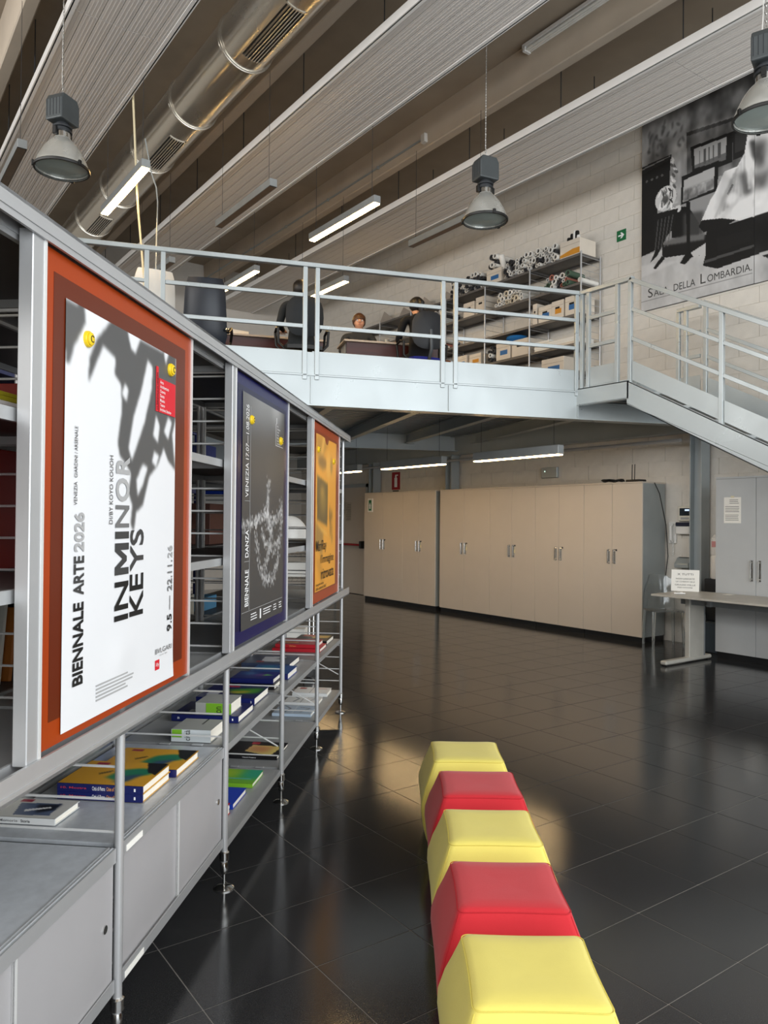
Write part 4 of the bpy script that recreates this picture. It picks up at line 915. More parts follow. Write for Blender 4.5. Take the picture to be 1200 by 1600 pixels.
shell_chair(mloc(-1.49, 1.26, FZ), MRZ + R(6), 'dark office chair with blue seat and loop arms under the person with a ponytail', M('charcoal_plastic', '#2b2d31', .6), mBLUEF)
person(mloc(-2.02, 2.42, FZ - .02), MRZ + R(172), 'person with short brown hair facing the railing behind the desks, only the face showing', mGREYK, mHAIRB)
shell_chair(mloc(-2.02, 2.50, FZ), MRZ + R(172), 'dark chair behind the desks under the brown haired person', mMESH, mBLACK)
def desk(x0, x1, y0, y1, lab, rz=0.):
    c = mloc((x0 + x1) / 2, (y0 + y1) / 2, FZ); t = thing('office_desk', lab, 'desk', c, MRZ + rz); w_, d_ = (x1 - x0) / 2, (y1 - y0) / 2
    MB().box(-w_, w_, -d_, d_, .715, .74).build('desktop', M('desk_white_edge', '#c9b8a6', .4), t, bevel=.003)
    MB().box(-w_ + .04, w_ - .04, -d_ + .04, -d_ + .058, .2, .712).build('front_panel', mCHERRY, t)
    for s in (-1, 1): MB().box(s * (w_ - .06) - .02, s * (w_ - .06) + .02, -d_ + .1, d_ - .1, .04, .71).box(s * (w_ - .06) - .03, s * (w_ - .06) + .03, -d_ + .02, d_ - .02, 0, .04).build('leg', mALU, t)
    return t
desk(-4.15, -2.62, 1.72, 2.1, 'cherry panelled desk in front of the person in charcoal'); desk(-2.42, -1.0, 1.55, 2.05, 'angled cherry panelled desk in front of the person with a ponytail', R(-2))
desk(-5.6, -4.3, 2.0, 2.5, 'cherry panelled desk behind the white office chair')
o = MB().cbox((0, 0, .03), (.25, .2, .06)).build('paper_pile', mPAPER, loc=mloc(-3.75, 1.9, FZ + .74)); tag(o, 'small pile of white papers on the desk beside the navy chair', 'paper')
o = MB().cbox((0, 0, .02), (.2, .15, .04)).build('paper_pile', mPAPER, loc=mloc(-2.5, 1.95, FZ + .0)); bpy.data.objects.remove(o)
o = MB().lathe([(.035, 0), (.035, .12), (.02, .13)], n=12).build('desk_cup', mCSIDE, smooth=True, loc=mloc(-1.75, 1.95, FZ + .74)); tag(o, 'grey cup on the angled cherry desk', 'cup')
# ================================================================== display shelving with sliding poster panels
SO = Vector((1.325, 2.966, 0)); SRZ = R(48.19)                 # local x along the unit (away), y to its back
def sl(s, t, z=0.): q = rz3(SRZ) @ Vector((s, t, 0)); return (SO.x + q.x, SO.y + q.y, z)
SP = .976; LV = [.18, .585, .97, 1.37, 1.77, 2.17]
S0 = -2 * SP
skip = {(0, 0), (1, 0)}
mSHELFD = mSHELF
du = rack('display_rack', 'grey metal shelving with slim poles carrying the poster panels and books', 'shelving', sl(S0, 0), SRZ, 5, SP, .455, LV, rungs='single', top=2.19, pole_r=.0135, lip=.03, skip={(0, 1), (1, 1), (0, 0), (1, 0)}, shade_from=3)
db = rack('display_rack', 'second grey metal shelving standing back to back behind the poster panels', 'shelving', sl(S0, .48), SRZ, 5, SP, .455, LV, rungs='joined', top=2.19, pole_r=.0135, lip=.03, shade_from=2)
def dl(s, t): return (s - S0, t)
# hinge clips on the shelf joints and wire braces
for s in (0, SP, 2 * SP):
    for z in (.585, .18):
        for t in (.12, .26): MB().cbox((s - S0, t, z + .003), (.018, .045, .005)).build('joint_clip', mALU, du, bevel=.001)
for s in (SP, 2 * SP, 3 * SP): MB().tube([(s - S0, .02, .30), (s - S0, .44, .52)], .004, 6).build('brace_wire', mALUW, du, smooth=True)
# panel rails
for nm, z0, z1 in (('top_track', 2.152, 2.205), ('bottom_track', .932, .99)):
    b = MB().box(-.25, 4.95, -.05, -.043, z0, z1).box(-.25, 4.95, -.05, .03, z0 if nm[0] == 'b' else z1 - .008, (z0 + .008) if nm[0] == 'b' else z1).box(-.25, 4.95, -.004, .003, z0, z1)
    b.box(-.25, 4.95, -.053, -.05, z0 + .015, z0 + .02); b.build(nm, mALU, du)
# low cabinets with sliding doors, under the first two bays
for i in (0, 1):
    c = thing('low_cabinet', ['low grey cabinet with sliding doors at the lower left corner', 'low grey cabinet with sliding doors under the stacked city books'][i], 'cabinet', sl(S0 + i * SP, 0), SRZ)
    a, b_ = .018, SP - .018
    MB().box(a, b_, .03, .44, .2, .21).box(a, b_, .43, .44, .2, .57).box(a, a + .008, .03, .44, .2, .57).box(b_ - .008, b_, .03, .44, .2, .57).build('body', mCSIDE, c)
    MB().box(a - .002, b_ + .002, .004, .45, .573, .585).build('top', M('cabinet_top_grey', '#c0c4c9', .38, .2, scale=30), c)
    MB().box(a, b_, .0, .03, .545, .573).box(a, b_, .0, .004, .573, .586).box(a, b_, .01, .014, .573, .5875).box(a, b_, .02, .024, .573, .5875).build('top_track', mALU, c)
    MB().box(a, b_, .0, .03, .175, .2).box(a, b_, .0, .004, .2, .212).build('bottom_track', mALU, c)
    for k, (u, v_, y) in enumerate(((a, .5, .016), (.48, b_, .008))):
        d_ = MB().box(u, v_, y, y + .006, .2, .56).build('sliding_door', mCABP, c)
        MB().box(v_ - .006 if k == 0 else u, v_ if k == 0 else u + .006, y - .003, y + .007, .2, .56).build('door_edge', mALUW, d_)
        if k: MB().lathe([(.012, 0), (.012, .004), (.008, .004)], n=12).build('finger_pull', mCHROME, d_, loc=(v_ - .05, y, .38)).rotation_euler = (R(90), 0, 0)
    MB().box(.05, .16, -.0015, .0, .549, .567).build('label_strip', mPAPER, c); MB().box(.05, .18, -.0015, .0, .178, .196).build('label_strip', mPAPER, c)
    for k in range(24): pass
# poster panels
def panel(s0, s1, lab, m1, m2, edge=.055):
    t = thing('poster_board', lab, 'board', sl(s0, -.03), SRZ, None); w_ = s1 - s0
    MB().box(0, w_, 0, .018, .995, 2.152).build('acrylic_sheet', m1, t)
    MB().box(edge, w_ - edge, -.0012, .0, .995 + .06, 2.152 - .05).build('shade_inset', m2, t, bevel=.0)  # darker inset paints the shelf shade behind; brighter border paints light at the edges
    MB().box(-.05, 0, -.012, .022, .985, 2.165).build('stile', mALU, t, bevel=.002); MB().box(-.006, .004, -.014, -.0, .985, 2.165).build('stile_edge', mALUW, t)
    MB().box(w_, w_ + .008, -.006, .02, .985, 2.16).build('stile', mALUW, t)
    return t
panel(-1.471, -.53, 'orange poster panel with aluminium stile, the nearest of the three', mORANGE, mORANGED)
panel(-.037, .925, 'navy blue poster panel, the middle of the three', mNAVY, mNAVYD)
panel(1.566, 2.574, 'brick orange poster panel, the farthest of the three', mBRICKO, mBRICKD, .03)
UP = (0, 0, 1); LF = (-1, 0, 0); RT = (1, 0, 0)
def magnet(s, z, lab):
    t = thing('magnet', lab, 'magnet', sl(s, -.033, z), SRZ)
    b = MB().lathe([(.021, 0), (.021, .006), (.019, .009), (.016, .009), (.016, .013), (.012, .015), (0, .015)], n=20).build('knob', mMAGNET, t, smooth=True); b.rotation_euler = (R(90), 0, 0)
    MB().tube([(.008 * math.cos(a), -.0155, .008 * math.sin(a)) for a in [R(40 + 28 * k) for k in range(11)]], .0012, 5).build('mark', mINK, t)
# --- poster 1
D = {'d1': [(-.006, .002), (.127, -.001), (.137, .032), (.102, .065), (.058, .101), (.029, .144), (.004, .147), (-.007, .066)],
'main': [(.33, -.002), (.476, -.005), (.513, .04), (.556, .048), (.598, .004), (.793, .002), (.997, -.006), (1.006, .18), (.961, .244), (1.004, .352), (.918, .327), (.865, .29), (.794, .348), (.706, .384), (.644, .468), (.581, .487), (.559, .54), (.527, .523), (.543, .47), (.506, .436), (.527, .382), (.48, .358), (.421, .338), (.403, .303), (.438, .214), (.425, .147), (.369, .129), (.378, .086), (.271, .068), (.232, .107), (.176, .162), (.161, .176), (.169, .115), (.22, .061)],
'w1': [(.679, .047), (.733, .063), (.722, .131), (.653, .231), (.573, .309), (.532, .346), (.501, .313), (.545, .222), (.617, .142)],
'w2': [(.464, .139), (.494, .157), (.478, .188), (.431, .174)], 'w3': [(.774, .197), (.817, .226), (.798, .279), (.742, .261)], 'w4': [(.912, .192), (.958, .204), (.915, .262), (.862, .241)],
'w5': [(.638, .35), (.692, .357), (.641, .413), (.592, .442), (.578, .398)], 'w6': [(.85, -.005), (.911, -.004), (.875, .036)], 'w7': [(.758, .307), (.814, .316), (.781, .353), (.732, .34)], 'w8': [(.467, .047), (.503, .06), (.47, .125), (.424, .122)]}
W1, H1 = .694, 1.04
p = Paint(170, 250, '#e4e5e7'); p.poly(D['d1'], .36, 1, 1).poly(D['main'], .33, 1, 1)
for k in ('w1', 'w2', 'w3', 'w4', 'w5', 'w6', 'w7'): p.poly(D[k], '#e4e5e7', 1, 1)
po = thing('poster', 'white poster with blurred grey blots and the words In Minor Keys', 'poster', sl(-1.366, -.0325, 1.014), SRZ)
curl = lambda X, Y: .0012 + .012 * np.clip(Y - .9, 0, 1) ** 2 * 60 * np.clip(X - .6, 0, 1) * 1.2 + .004 * np.exp(-((X - .45) / .1) ** 2 - ((Y - .88) / .05) ** 2)
p.sheet('print', po, (0, 0, H1), (W1, 0, 0), (0, 0, -H1), disp=curl)
def pt(s, mat, sx, z, w_, h_, up=True, bold=.03, dy=-.0032):
    return text(s, mat, po, (sx + 1.366, dy, z - 1.014), UP if up else RT, LF if up else UP, w_, h_, bold)
# upright lettering: sx is the line on which the letters stand (their right side in the picture)
pt('BIENNALE', mINK, -1.268, 1.115, .205, .05); pt('ARTE', mINK2, -1.268, 1.337, .098, .05); pt('2026', mINK4, -1.268, 1.445, .098, .05)
pt('VENEZIA', mINK2, -1.306, 1.56, .058, .015, bold=.0); pt('GIARDINI / ARSENALE', mINK, -1.306, 1.628, .126, .015, bold=.0)
pt('DI/BY KOYO KOUOH', mINK2, -1.115, 1.513, .185, .02, bold=.0)
pt('IN', mINK, -1.014, 1.245, .108, .084, bold=.016); MB().prism([(.352 - b_ * .084, -.0038, .358 + a_ * .088) for a_, b_ in ((0, 0), (0, 1), (.25, 1), (.5, .45), (.75, 1), (1, 1), (1, 0), (.78, 0), (.78, .62), (.58, .15), (.42, .15), (.22, .62), (.22, 0))], (0, .0006, 0)).build('lettering', mINK2, po); MB().box(.268, .352, -.0038, -.0032, .458, .478).build('lettering', mINK2, po); pt('N', mINK3, -1.014, 1.503, .062, .084, bold=.016); pt('O', mINK4, -1.014, 1.575, .066, .084, bold=.03); pt('R', mINK4, -1.014, 1.652, .05, .084, bold=.03)
for ch_, zz, ml in (('N', 1.545, mINK3), ('O', 1.598, mINK4), ('R', 1.655, mINK4)): pass
pt('KE', mINK, -.914, 1.247, .122, .09, bold=.016); pt('YS', mINK2, -.914, 1.376, .122, .09, bold=.016)
pt('9.5', mINK, -.69, 1.166, .055, .038, bold=.015); pt('—', mINK2, -.705, 1.235, .045, .004); pt('22.11.', mINK3, -.69, 1.295, .10, .038, bold=.015); pt('26', mINK4, -.69, 1.402, .04, .038, bold=.015)
pt('BVLGARI', mINK3, -.818, 1.108, .13, .016, up=False, bold=0); pt('ROMA 1884', mINK4, -.785, 1.098, .06, .005, up=False, bold=0)
MB().box(.548, .58, -.0035, -.0028, .045, .075).build('red_logo', mINKR, po); text('illy', mINKW, po, (.552, -.0036, .053), RT, UP, .023, .014, .0)
tx = MB()
for k in range(5): tx.box(.17, .40 - random.random() * .06, -.0034, -.0028, .076 - k * .0095, .0805 - k * .0095)
tx.build('small_print', mINK4, po)
MB().box(.553, .686, -.0034, -.0026, .846, .952).build('red_box', mINKR, po); MB().box(.53, .548, -.0034, -.0026, .846, .985).build('red_strip', mINKR, po)
for k, s in enumerate(('Arte', 'Architettura', 'Cinema', 'Danza', 'Musica', 'Teatro', 'Archivio Storico')): text(s, mINKW, po, (.56, -.0036, .936 - k * .0142), RT, UP, None, .0095 if k in (1,) else .0095, .005)
text('LA BIENNALE DI VENEZIA', mINK, po, (.544, -.0036, .852), UP, LF, .115, .010, .0)
magnet(-1.262, 1.98, 'yellow magnet at the upper left of the white poster'); magnet(-.722, 2.008, 'yellow magnet at the upper right of the white poster')
# --- poster 2
W2, H2 = .74, 1.03
STR2 = [[(.619, .332), (.574, .409), (.564, .499), (.7, .589), (.622, .68), (.545, .737), (.501, .809)], [(.278, .523), (.314, .628), (.377, .73), (.501, .809), (.712, .82), (.847, .749), (.896, .655), (.959, .495), (.919, .432)], [(.012, .556), (.196, .551), (.38, .523), (.581, .517), (.782, .544), (.959, .48)], [(.484, .484), (.55, .544), (.684, .596)], [(.428, .587), (.541, .648), (.757, .683), (.893, .623)]]
p = Paint(150, 210, '#444444'); p.ell(.45, .06, .35, .1, .62, .8, 18); p.ell(.8, .02, .15, .05, .8, .7, 10); p.ell(.5, .3, .4, .15, .32, .8, 16); p.rect(0, 0, .3, .12, .5, .6, 10)
for q in STR2:
    for (xa, ya), (xb, yb) in zip(q, q[1:]):
        n = max(8, int(60 * math.hypot(xb - xa, yb - ya) * 5))
        for k in range(n):
            f = random.random(); p.ell(xa + (xb - xa) * f + random.gauss(0, .022), ya + (yb - ya) * f + random.gauss(0, .014), .011, .008, random.uniform(.5, .9), .5, 0)
p.ell(.58, .48, .03, .09, .85, .5, 3)
po2 = thing('poster', 'dark grey dance poster with a ghostly dotted figure', 'poster', sl(.084, -.0325, 1.048), SRZ)
p.sheet('print', po2, (0, 0, H2), (W2, 0, 0), (0, 0, -H2), disp=lambda X, Y: .0012 + .01 * np.clip(Y - .92, 0, 1) * (1 - X))
def pt2(s, mat, sx, z, w_, h_, bold=.012): return text(s, mat, po2, (sx - .084, -.0024, z - 1.048), UP, LF, w_, h_, bold)
pt2('BIENNALE', mINKW, .19, 1.148, .16, .055); pt2('DANZA', mINKW, .185, 1.362, .12, .05); pt2('VENEZIA', mINKW, .175, 1.625, .15, .045, 0); pt2('17.07—1.08.2026', mINKW, .175, 1.79, .24, .045, 0)
MB().box(.118, .121, -.0026, -.002, .08, .98).box(.04, .12, -.0026, -.002, .295, .297).box(.04, .12, -.0026, -.002, .45, .452).box(.04, .12, -.0026, -.002, .56, .562).box(.01, .73, -.0026, -.002, .075, .077).build('rule_lines', mINK4, po2)
MB().box(.565, .567, -.0026, -.002, .85, .96).box(.565, .71, -.0026, -.002, .85, .852).box(.58, .585, -.0026, -.002, .96, .99).build('caption_frame', mINKW, po2)
for k, s in enumerate(('Arte', 'Architettura', 'Cinema', 'Danza', 'Musica', 'Teatro', 'Archivio Storico')): text(s, mINKW, po2, (.585, -.0026, .945 - k * .0145), RT, UP, None, .009, .003)
tx = MB()
for x, w_ in ((.15, .12), (.36, .16), (.55, .06), (.66, .06)):
    for k in range(3): tx.box(x, x + w_ * random.uniform(.7, 1), -.0026, -.002, .03 + k * .012, .034 + k * .012)
tx.box(.30, .32, -.0026, -.002, .02, .065).build('small_print', mINKW, po2)
magnet(.212, 1.97, 'yellow magnet at the upper left of the dark dance poster'); magnet(.742, 1.93, 'yellow magnet at the upper right of the dark dance poster')
# --- poster 3
W3, H3 = .744, 1.014
p = Paint(90, 130, '#f2a83c'); p.poly([(.009, .014), (.651, .006), (.191, .164), (.019, .154)], '#b5853f', .7, 3); p.poly([(.3, .0), (.45, .0), (.3, .12), (.2, .12)], '#ffc560', .8, 2)
p.ell(.3, .17, .2, .04, '#7a5a30', .8, 2); p.ell(.6, .18, .1, .1, '#f7b956', .8, 3); p.ell(.75, .17, .06, .05, '#93703c', .7, 2)
p.poly([(.055, .261), (.573, .304), (.56, .586), (.074, .543)], '#6b5a36', .95, 1); p.ell(.35, .42, .15, .08, '#a98a45', .7, 4); p.ell(.3, .36, .1, .03, '#d9a84e', .6, 3)
p.poly([(.019, .555), (.374, .619), (.323, .778), (0, .695)], '#9a7a45', .8, 3); p.poly([(.05, .56), (.55, .63), (.6, .655), (.3, .62)], '#f8c05c', .8, 1)
for i in range(10): p.ell(.72 + random.uniform(-.09, .1), .58 + random.uniform(-.12, .1), .03, .035, '#7c5f30', .6, 2)
p.poly([(.0, .78), (.25, .8), (.45, .97), (.3, .97)], '#c88c38', .6, 3)
po3 = thing('poster', 'yellow orange exhibition poster on the farthest panel', 'poster', sl(1.676, -.0325, 1.066), SRZ)
p.sheet('print', po3, (0, 0, H3), (W3, 0, 0), (0, 0, -H3), disp=lambda X, Y: .0012 + .004 * np.sin(X * 9) * np.exp(-Y * 12))
for s, sx, z, w_, h_ in (('Man', 1.69, 1.325, .17, .07), ('Ray', 1.885, 1.31, .16, .085), ("l'immagine", 1.85, 1.225, .47, .075), ('ritrovata', 1.87, 1.135, .46, .07), ('fotografie inedite', 1.69, 1.098, .26, .02), ('dalle collezioni ASAC', 1.69, 1.075, .36, .02)): text(s, M('ink_olive', '#3a2f17', .6), po3, (sx - 1.676, -.0062, z - 1.066), RT, UP, w_, h_, .01)
magnet(1.74, 1.98, 'yellow magnet at the upper left of the yellow orange poster'); magnet(2.30, 1.945, 'yellow magnet at the upper right of the yellow orange poster')

# ================================================================== books and prints on the shelves
def book(s, t0, t1, depth, z, h, lab, cover, spine=None, paint=None, titles=(), cat='book', rot=0., two=None):
    """spine faces the camera end (-x); t0 is the front end"""
    T = thing('book', lab, cat, sl(s, t0, z), SRZ + rot); w_ = t1 - t0; c = .0016; spine = spine or cover
    MB().box(.004, depth - .004, .004, w_ - .003, c, h - c).build('page_block', mCREAMP, T)
    cv = MB().box(0, depth, 0, w_, 0, c).box(0, depth, 0, w_, h - c, h).build('cover', cover, T); MB().box(-.001, .004, 0, w_, 0, h).build('spine', spine, T)
    if paint is not None:
        q = Paint(46, 40, paint[0])
        for a in paint[1:]: getattr(q, a[0])(*a[1:])
        q.sheet('cover_print', T, (depth, w_ - .001, h), (0, -w_ + .002, 0), (-depth, 0, 0), z=.0007)
    for (s_, m_, a, ww, hh, *o) in titles:
        if o and o[0] == 'up': text(s_, m_, T, (-.0016, w_ - a, .5 * (h - ww)), (0, 0, 1), (0, 1, 0), ww, hh, .01, 'spine_title')
        else: text(s_, m_, T, (-.0016, a, .5 * (h - hh)), (0, -1, 0), (0, 0, 1), ww, hh, .01, 'spine_title')
    return T
mNB = M('cover_navy', '#131c5c', .35); mBK = M('cover_black', '#141316', .35); mWB = M('cover_white', '#dedfdd', .4); mGR = M('cover_lime', '#7bb52a', .4); mSB = M('cover_slate', '#3b4660', .4); mRD = M('cover_red', '#b5202c', .4); mBL = M('cover_blue', '#1a3aa8', .35); mLG = M('cover_grey', '#a9aaa4', .4)
CIT = ('#d9a02f', ('poly', [(.55, .35), (.75, .25), (.95, .3), (.9, .55), (.7, .6), (.6, .8), (.45, .7)], '#1f7a5a', 1, 1), ('poly', [(.72, .0), (1, 0), (1, .55), (.85, .4)], '#14161c', 1, 0), ('poly', [(.62, .62), (.85, .5), (.75, .85), (.6, .9)], '#2a4a66', 1, 1), ('rect', .12, .06, .28, .16, '#a03048'), ('poly', [(.3, .55), (.42, .4), (.46, .44), (.34, .6)], '#5a4a20', .8, 0))
Zc = .588
book(-.87, .255, .465, .15, Zc, .02, 'white book with a blue-grey photo on its cover on the low cabinet', mWB, paint=('#d5d3cd', ('poly', [(.15, .25), (.8, .2), (.85, .85), (.3, .9)], '#5a6884'), ('poly', [(.45, .3), (.8, .25), (.82, .55), (.6, .75)], '#20242e', 1, 1), ('poly', [(.35, .6), (.7, .4), (.72, .46), (.4, .7)], '#e6e6e6', 1, 0), ('rect', .1, .05, .3, .18, '#a03048')), titles=(('Memorie', mINK3, .18, .06, .008), ('Storia', mINK, .11, .03, .009)))
for k in range(2): book(-.655, .07, .368, .235, Zc + k * .027, .0265, ['lower of two stacked thick books about cities with yellow and green covers', 'upper of two stacked thick books about cities with yellow and green covers'][k], M('cover_ochre', '#cf9a30', .35), mNB, CIT, titles=(('10. Mostra', M('ink_rose', '#c8384e', .5), .285, .09, .007), ('Città di Pietra', mINKW, .175, .045, .013), ('Cities of Stone', mINKO, .125, .045, .013), ('1', mINKW, .03, .006, .01)))
book(-.40, .055, .352, .235, Zc, .0265, 'single thick book with yellow, green and black cover behind the stacked city books', M('cover_ochre', '#cf9a30'), mNB, CIT)
def bigcitta(s, z, t0, t1, lab, word, grn, sp):
    b = book(s, t0, t1, .172, z, .052, lab, mLG, sp, paint=('#b9bab4', ('rect', .6, 0, .64, .5, '#333333'),))
    if grn == 0: MB().box(-.002, -.0008, .125, .168, .018, .051).build('green_patch', mGR, b)
    else: MB().box(-.002, -.0008, -.0, .12, .001, .05).build('green_patch', mGR, b)
    text(word, mINK, b, (-.0026, .088 if grn == 0 else .045, .006), (0, 0, 1), (0, 1, 0), .044 if grn == 0 else .03, .024, .0, 'spine_title')
    return b
bigcitta(.032, Zc, .075, .246, 'thick white book with a lime patch and the word città on its spine', 'città', 0, M('spine_silver', '#cfd5d6', .3))
book(.35, .052, .372, .255, Zc, .03, 'dark blue book with gold marks lying under a lime-spined book', mNB, paint=('#121a55', ('ell', .75, .4, .08, .08, '#d9a23c'), ('ell', .82, .55, .06, .05, '#d9a23c'), ('rect', .2, .6, .4, .75, '#dddddd')), titles=(('B', mINKW, .29, .01, .01), ('1', mINKW, .03, .006, .01)))
bigcitta(.375, Zc + .031, .095, .265, 'thick white and lime book with the word on, lying on the dark blue book', 'on', 1, mLG)
book(.68, .07, .374, .28, Zc, .036, 'thick navy book with a green and yellow cover picture, behind the lime book', mNB, paint=('#121a55', ('poly', [(.35, .35), (.7, .2), (.98, .15), (.95, .6), (.6, .7)], '#3d8a2a', 1, 2), ('poly', [(.4, .5), (.8, .4), (.75, .6), (.5, .66)], '#b9a52a', 1, 2), ('rect', .3, .05, .5, .14, '#c33048'), ('rect', .1, .55, .3, .8, '#c9c9d2')), titles=(('Next', mINKR, .28, .06, .009), ('architecture', mINKW, .14, .07, .011), ('2', mINKW, .02, .006, .01)))
book(1.05, .062, .33, .235, Zc, .026, 'black book under a blue and purple covered book', mBK, titles=(('9', mINKW, .04, .008, .012),))
book(1.075, .075, .32, .2, Zc + .027, .025, 'blue and purple covered book lying on the black book', mNB, paint=('#1c2a78', ('ell', .3, .3, .2, .2, '#2f7fb0', .8, 4), ('ell', .6, .5, .15, .2, '#7a3a90', .8, 4), ('poly', [(.7, .3), (.9, .5), (.65, .6)], '#6bb56b', 1, 1)))
book(1.32, .05, .30, .25, Zc, .034, 'blue book with turquoise cover next to the blue and purple one', mBL, mNB, paint=('#1a4f90', ('ell', .3, .3, .25, .25, '#1f86a0', .8, 4)))
book(1.62, .11, .42, .29, Zc, .034, 'slate grey book with a white cover photo on the upper display shelf', mSB, mSB, paint=('#4a5468', ('poly', [(.3, .2), (.75, .15), (.8, .75), (.35, .8)], '#d5d6d8'), ('ell', .75, .4, .12, .12, '#333b48', .9, 2), ('rect', .25, .72, .4, .85, '#a83040')), titles=(('Biennale', mINKW, .16, .1, .01),))
book(2.25, .04, .385, .26, Zc, .024, 'lower of two stacked red books on the upper display shelf', mRD); book(2.28, .07, .37, .25, Zc + .025, .024, 'upper of two stacked red books, with gold marks', mRD, paint=('#a81e2a', ('rect', .1, .6, .5, .7, '#d9b23c'),), titles=(('Wien', mINKO, .2, .05, .01),))
book(2.57, .05, .31, .3, Zc, .03, 'black and yellow covered book at the far end of the upper display shelf', mBK, paint=('#1a1718', ('poly', [(.3, .1), (.95, .1), (.95, .5), (.5, .6)], '#c9a24a', 1, 1), ('poly', [(.1, .0), (.6, 0), (.5, .3), (.1, .3)], '#b54a38', 1, 1)))
Zd = .182
book(1.11, .058, .356, .27, Zd, .018, 'black book with a yellow and orange cover on the lower display shelf', mBK, paint=('#151214', ('poly', [(.35, .25), (.95, .3), (.85, .95), (.3, .7)], '#e0c873', 1, 0), ('poly', [(.35, .3), (.8, .35), (.7, .75), (.33, .65)], '#d08a5a', .9, 3), ('rect', .3, .03, .45, .2, '#c02838')), titles=(('Visual Poetry', mINKW, .2, .08, .008),))
book(.66, .07, .32, .21, Zd, .02, 'green and turquoise covered book on the lower display shelf', mGR, mGR, paint=('#6fae2c', ('ell', .85, .3, .3, .4, '#1f9a80', .9, 5), ('ell', .3, .3, .3, .3, '#a9c832', .8, 5), ('rect', .3, .62, .9, .7, '#58b4b0', .8)))
book(.37, .08, .30, .22, Zd, .024, 'royal blue book on the lower display shelf beside the low cabinet', mBL, paint=('#1d3fae', ('ell', .4, .4, .3, .3, '#2347c4', .7, 4)), titles=(('1', mINKW, .02, .005, .01),))
book(.14, .08, .30, .19, Zd, .045, 'red book half hidden by the low cabinet on the lower display shelf', mRD, mWB)
MAPP = ('#c7d3dd', ('rect', .02, .02, .48, .96, '#b4c4d4'), ('rect', .52, .02, .98, .96, '#a9bccf'), ('poly', [(.2, .1), (.4, .4), (.3, .9), (.25, .9), (.34, .42), (.15, .1)], '#55606a', .7, 0), ('poly', [(.6, .2), (.9, .3), (.7, .8), (.66, .8), (.84, .35), (.6, .25)], '#55606a', .7, 0))
book(2.05, .06, .33, .23, Zd, .02, 'pale blue map booklet on the lower display shelf', M('pale_blue', '#b9cbdc', .5), paint=MAPP)
book(2.37, .075, .33, .2, Zd, .02, 'white map booklet in the middle of three on the lower display shelf', mWB, paint=('#e9e9e6',) + MAPP[3:] + (('rect', .485, 0, .5, 1, '#888888'),))
book(2.66, .06, .33, .2, Zd, .024, 'white booklet with a red stamp at the far end of the lower display shelf', mWB, paint=('#e9e6e2', ('rect', .1, .1, .3, .35, '#a8433a'), ('rect', .485, 0, .5, 1, '#999999'), ('rect', .6, .2, .9, .3, '#c98a80', .7)))
# second row behind
o = book(-.34, .50, .80, .26, .587, .014, 'flat pale green folder behind the city books', M('folder_green', '#6fae92', .5), paint=('#74b295', ('rect', .5, .1, .95, .9, '#63a086', .6)), cat='folder')
cy = thing('blue_roll', 'blue cylinder roll with a metal band behind the front poles', 'roll', sl(.02, .60, .66), SRZ)
b = MB().tube([(-.12, 0, 0), (.22, 0, 0)], .07, 20).build('roll', M('bright_blue', '#2d6fc4', .4), cy, smooth=True); MB().tube([(.02, 0, 0), (.045, 0, 0)], .072, 20).build('band', mCHROME, cy, smooth=True)
for i in range(4):
    o = MB().tube([(0, 0, 0), (.3 + .03 * i, .02, 0)], .022, 10).build('paper_roll', mPAPER, smooth=True, loc=sl(.32, .52 + (i % 2) * .05 + (i // 2) * .02, .61 + (i // 2) * .04)); o.rotation_euler = (0, 0, SRZ); tag(o, ['front lower white paper roll behind the lime book', 'rear lower white paper roll behind the lime book', 'front upper white paper roll behind the lime book', 'rear upper white paper roll behind the lime book'][i], 'roll')
for i, (s, t, w_, h) in enumerate(((.72, .52, .3, .05), (1.08, .55, .32, .07), (1.5, .6, .3, .05))):
    t_ = thing('clear_tray', ['clear plastic tray of papers behind the navy green book', 'clear plastic tray of papers left of the double poles', 'low clear tray with paper slips behind the slate book'][i], 'tray', sl(s, t, .587), SRZ)
    MB().box(0, w_, 0, .22, 0, .004).box(0, w_, 0, .004, 0, h).box(0, w_, .216, .22, 0, h).box(0, .004, 0, .22, 0, h).box(w_ - .004, w_, 0, .22, 0, h).build('shell', M('cloudy_plastic', '#c9cdcd', .2, trans=.3), t_)
    for k in range(3): MB().cbox((w_ / 2, .11, .01 + k * .009), (w_ * .8, .18, .006), rz3(random.uniform(-.2, .2))).build('paper', mPAPER, t_)
tag(MB().box(0, .18, 0, .2, 0, .06).build('red_box', mRD, loc=sl(1.96, .56, .587)), 'small red box behind the navy poster panel', 'box').rotation_euler = (0, 0, SRZ)
tag(MB().box(0, .12, 0, .1, 0, .04).build('cream_box', M('cream_box', '#e6d49a', .6), loc=sl(2.25, .55, .587)), 'small cream box behind the red books', 'box').rotation_euler = (0, 0, SRZ)
book(-.80, .50, .72, .2, .587, .05, 'pale blue box file at the left edge behind the white book', M('pale_blue', '#b9cbdc'), cat='box file'); book(-.80, .50, .70, .19, .638, .035, 'dark photo covered book lying on the pale blue box file', mBK, paint=('#3a3030', ('rect', .0, .0, 1, .4, '#7a4a4e'), ('ell', .5, .7, .3, .2, '#141414', 1, 3)))
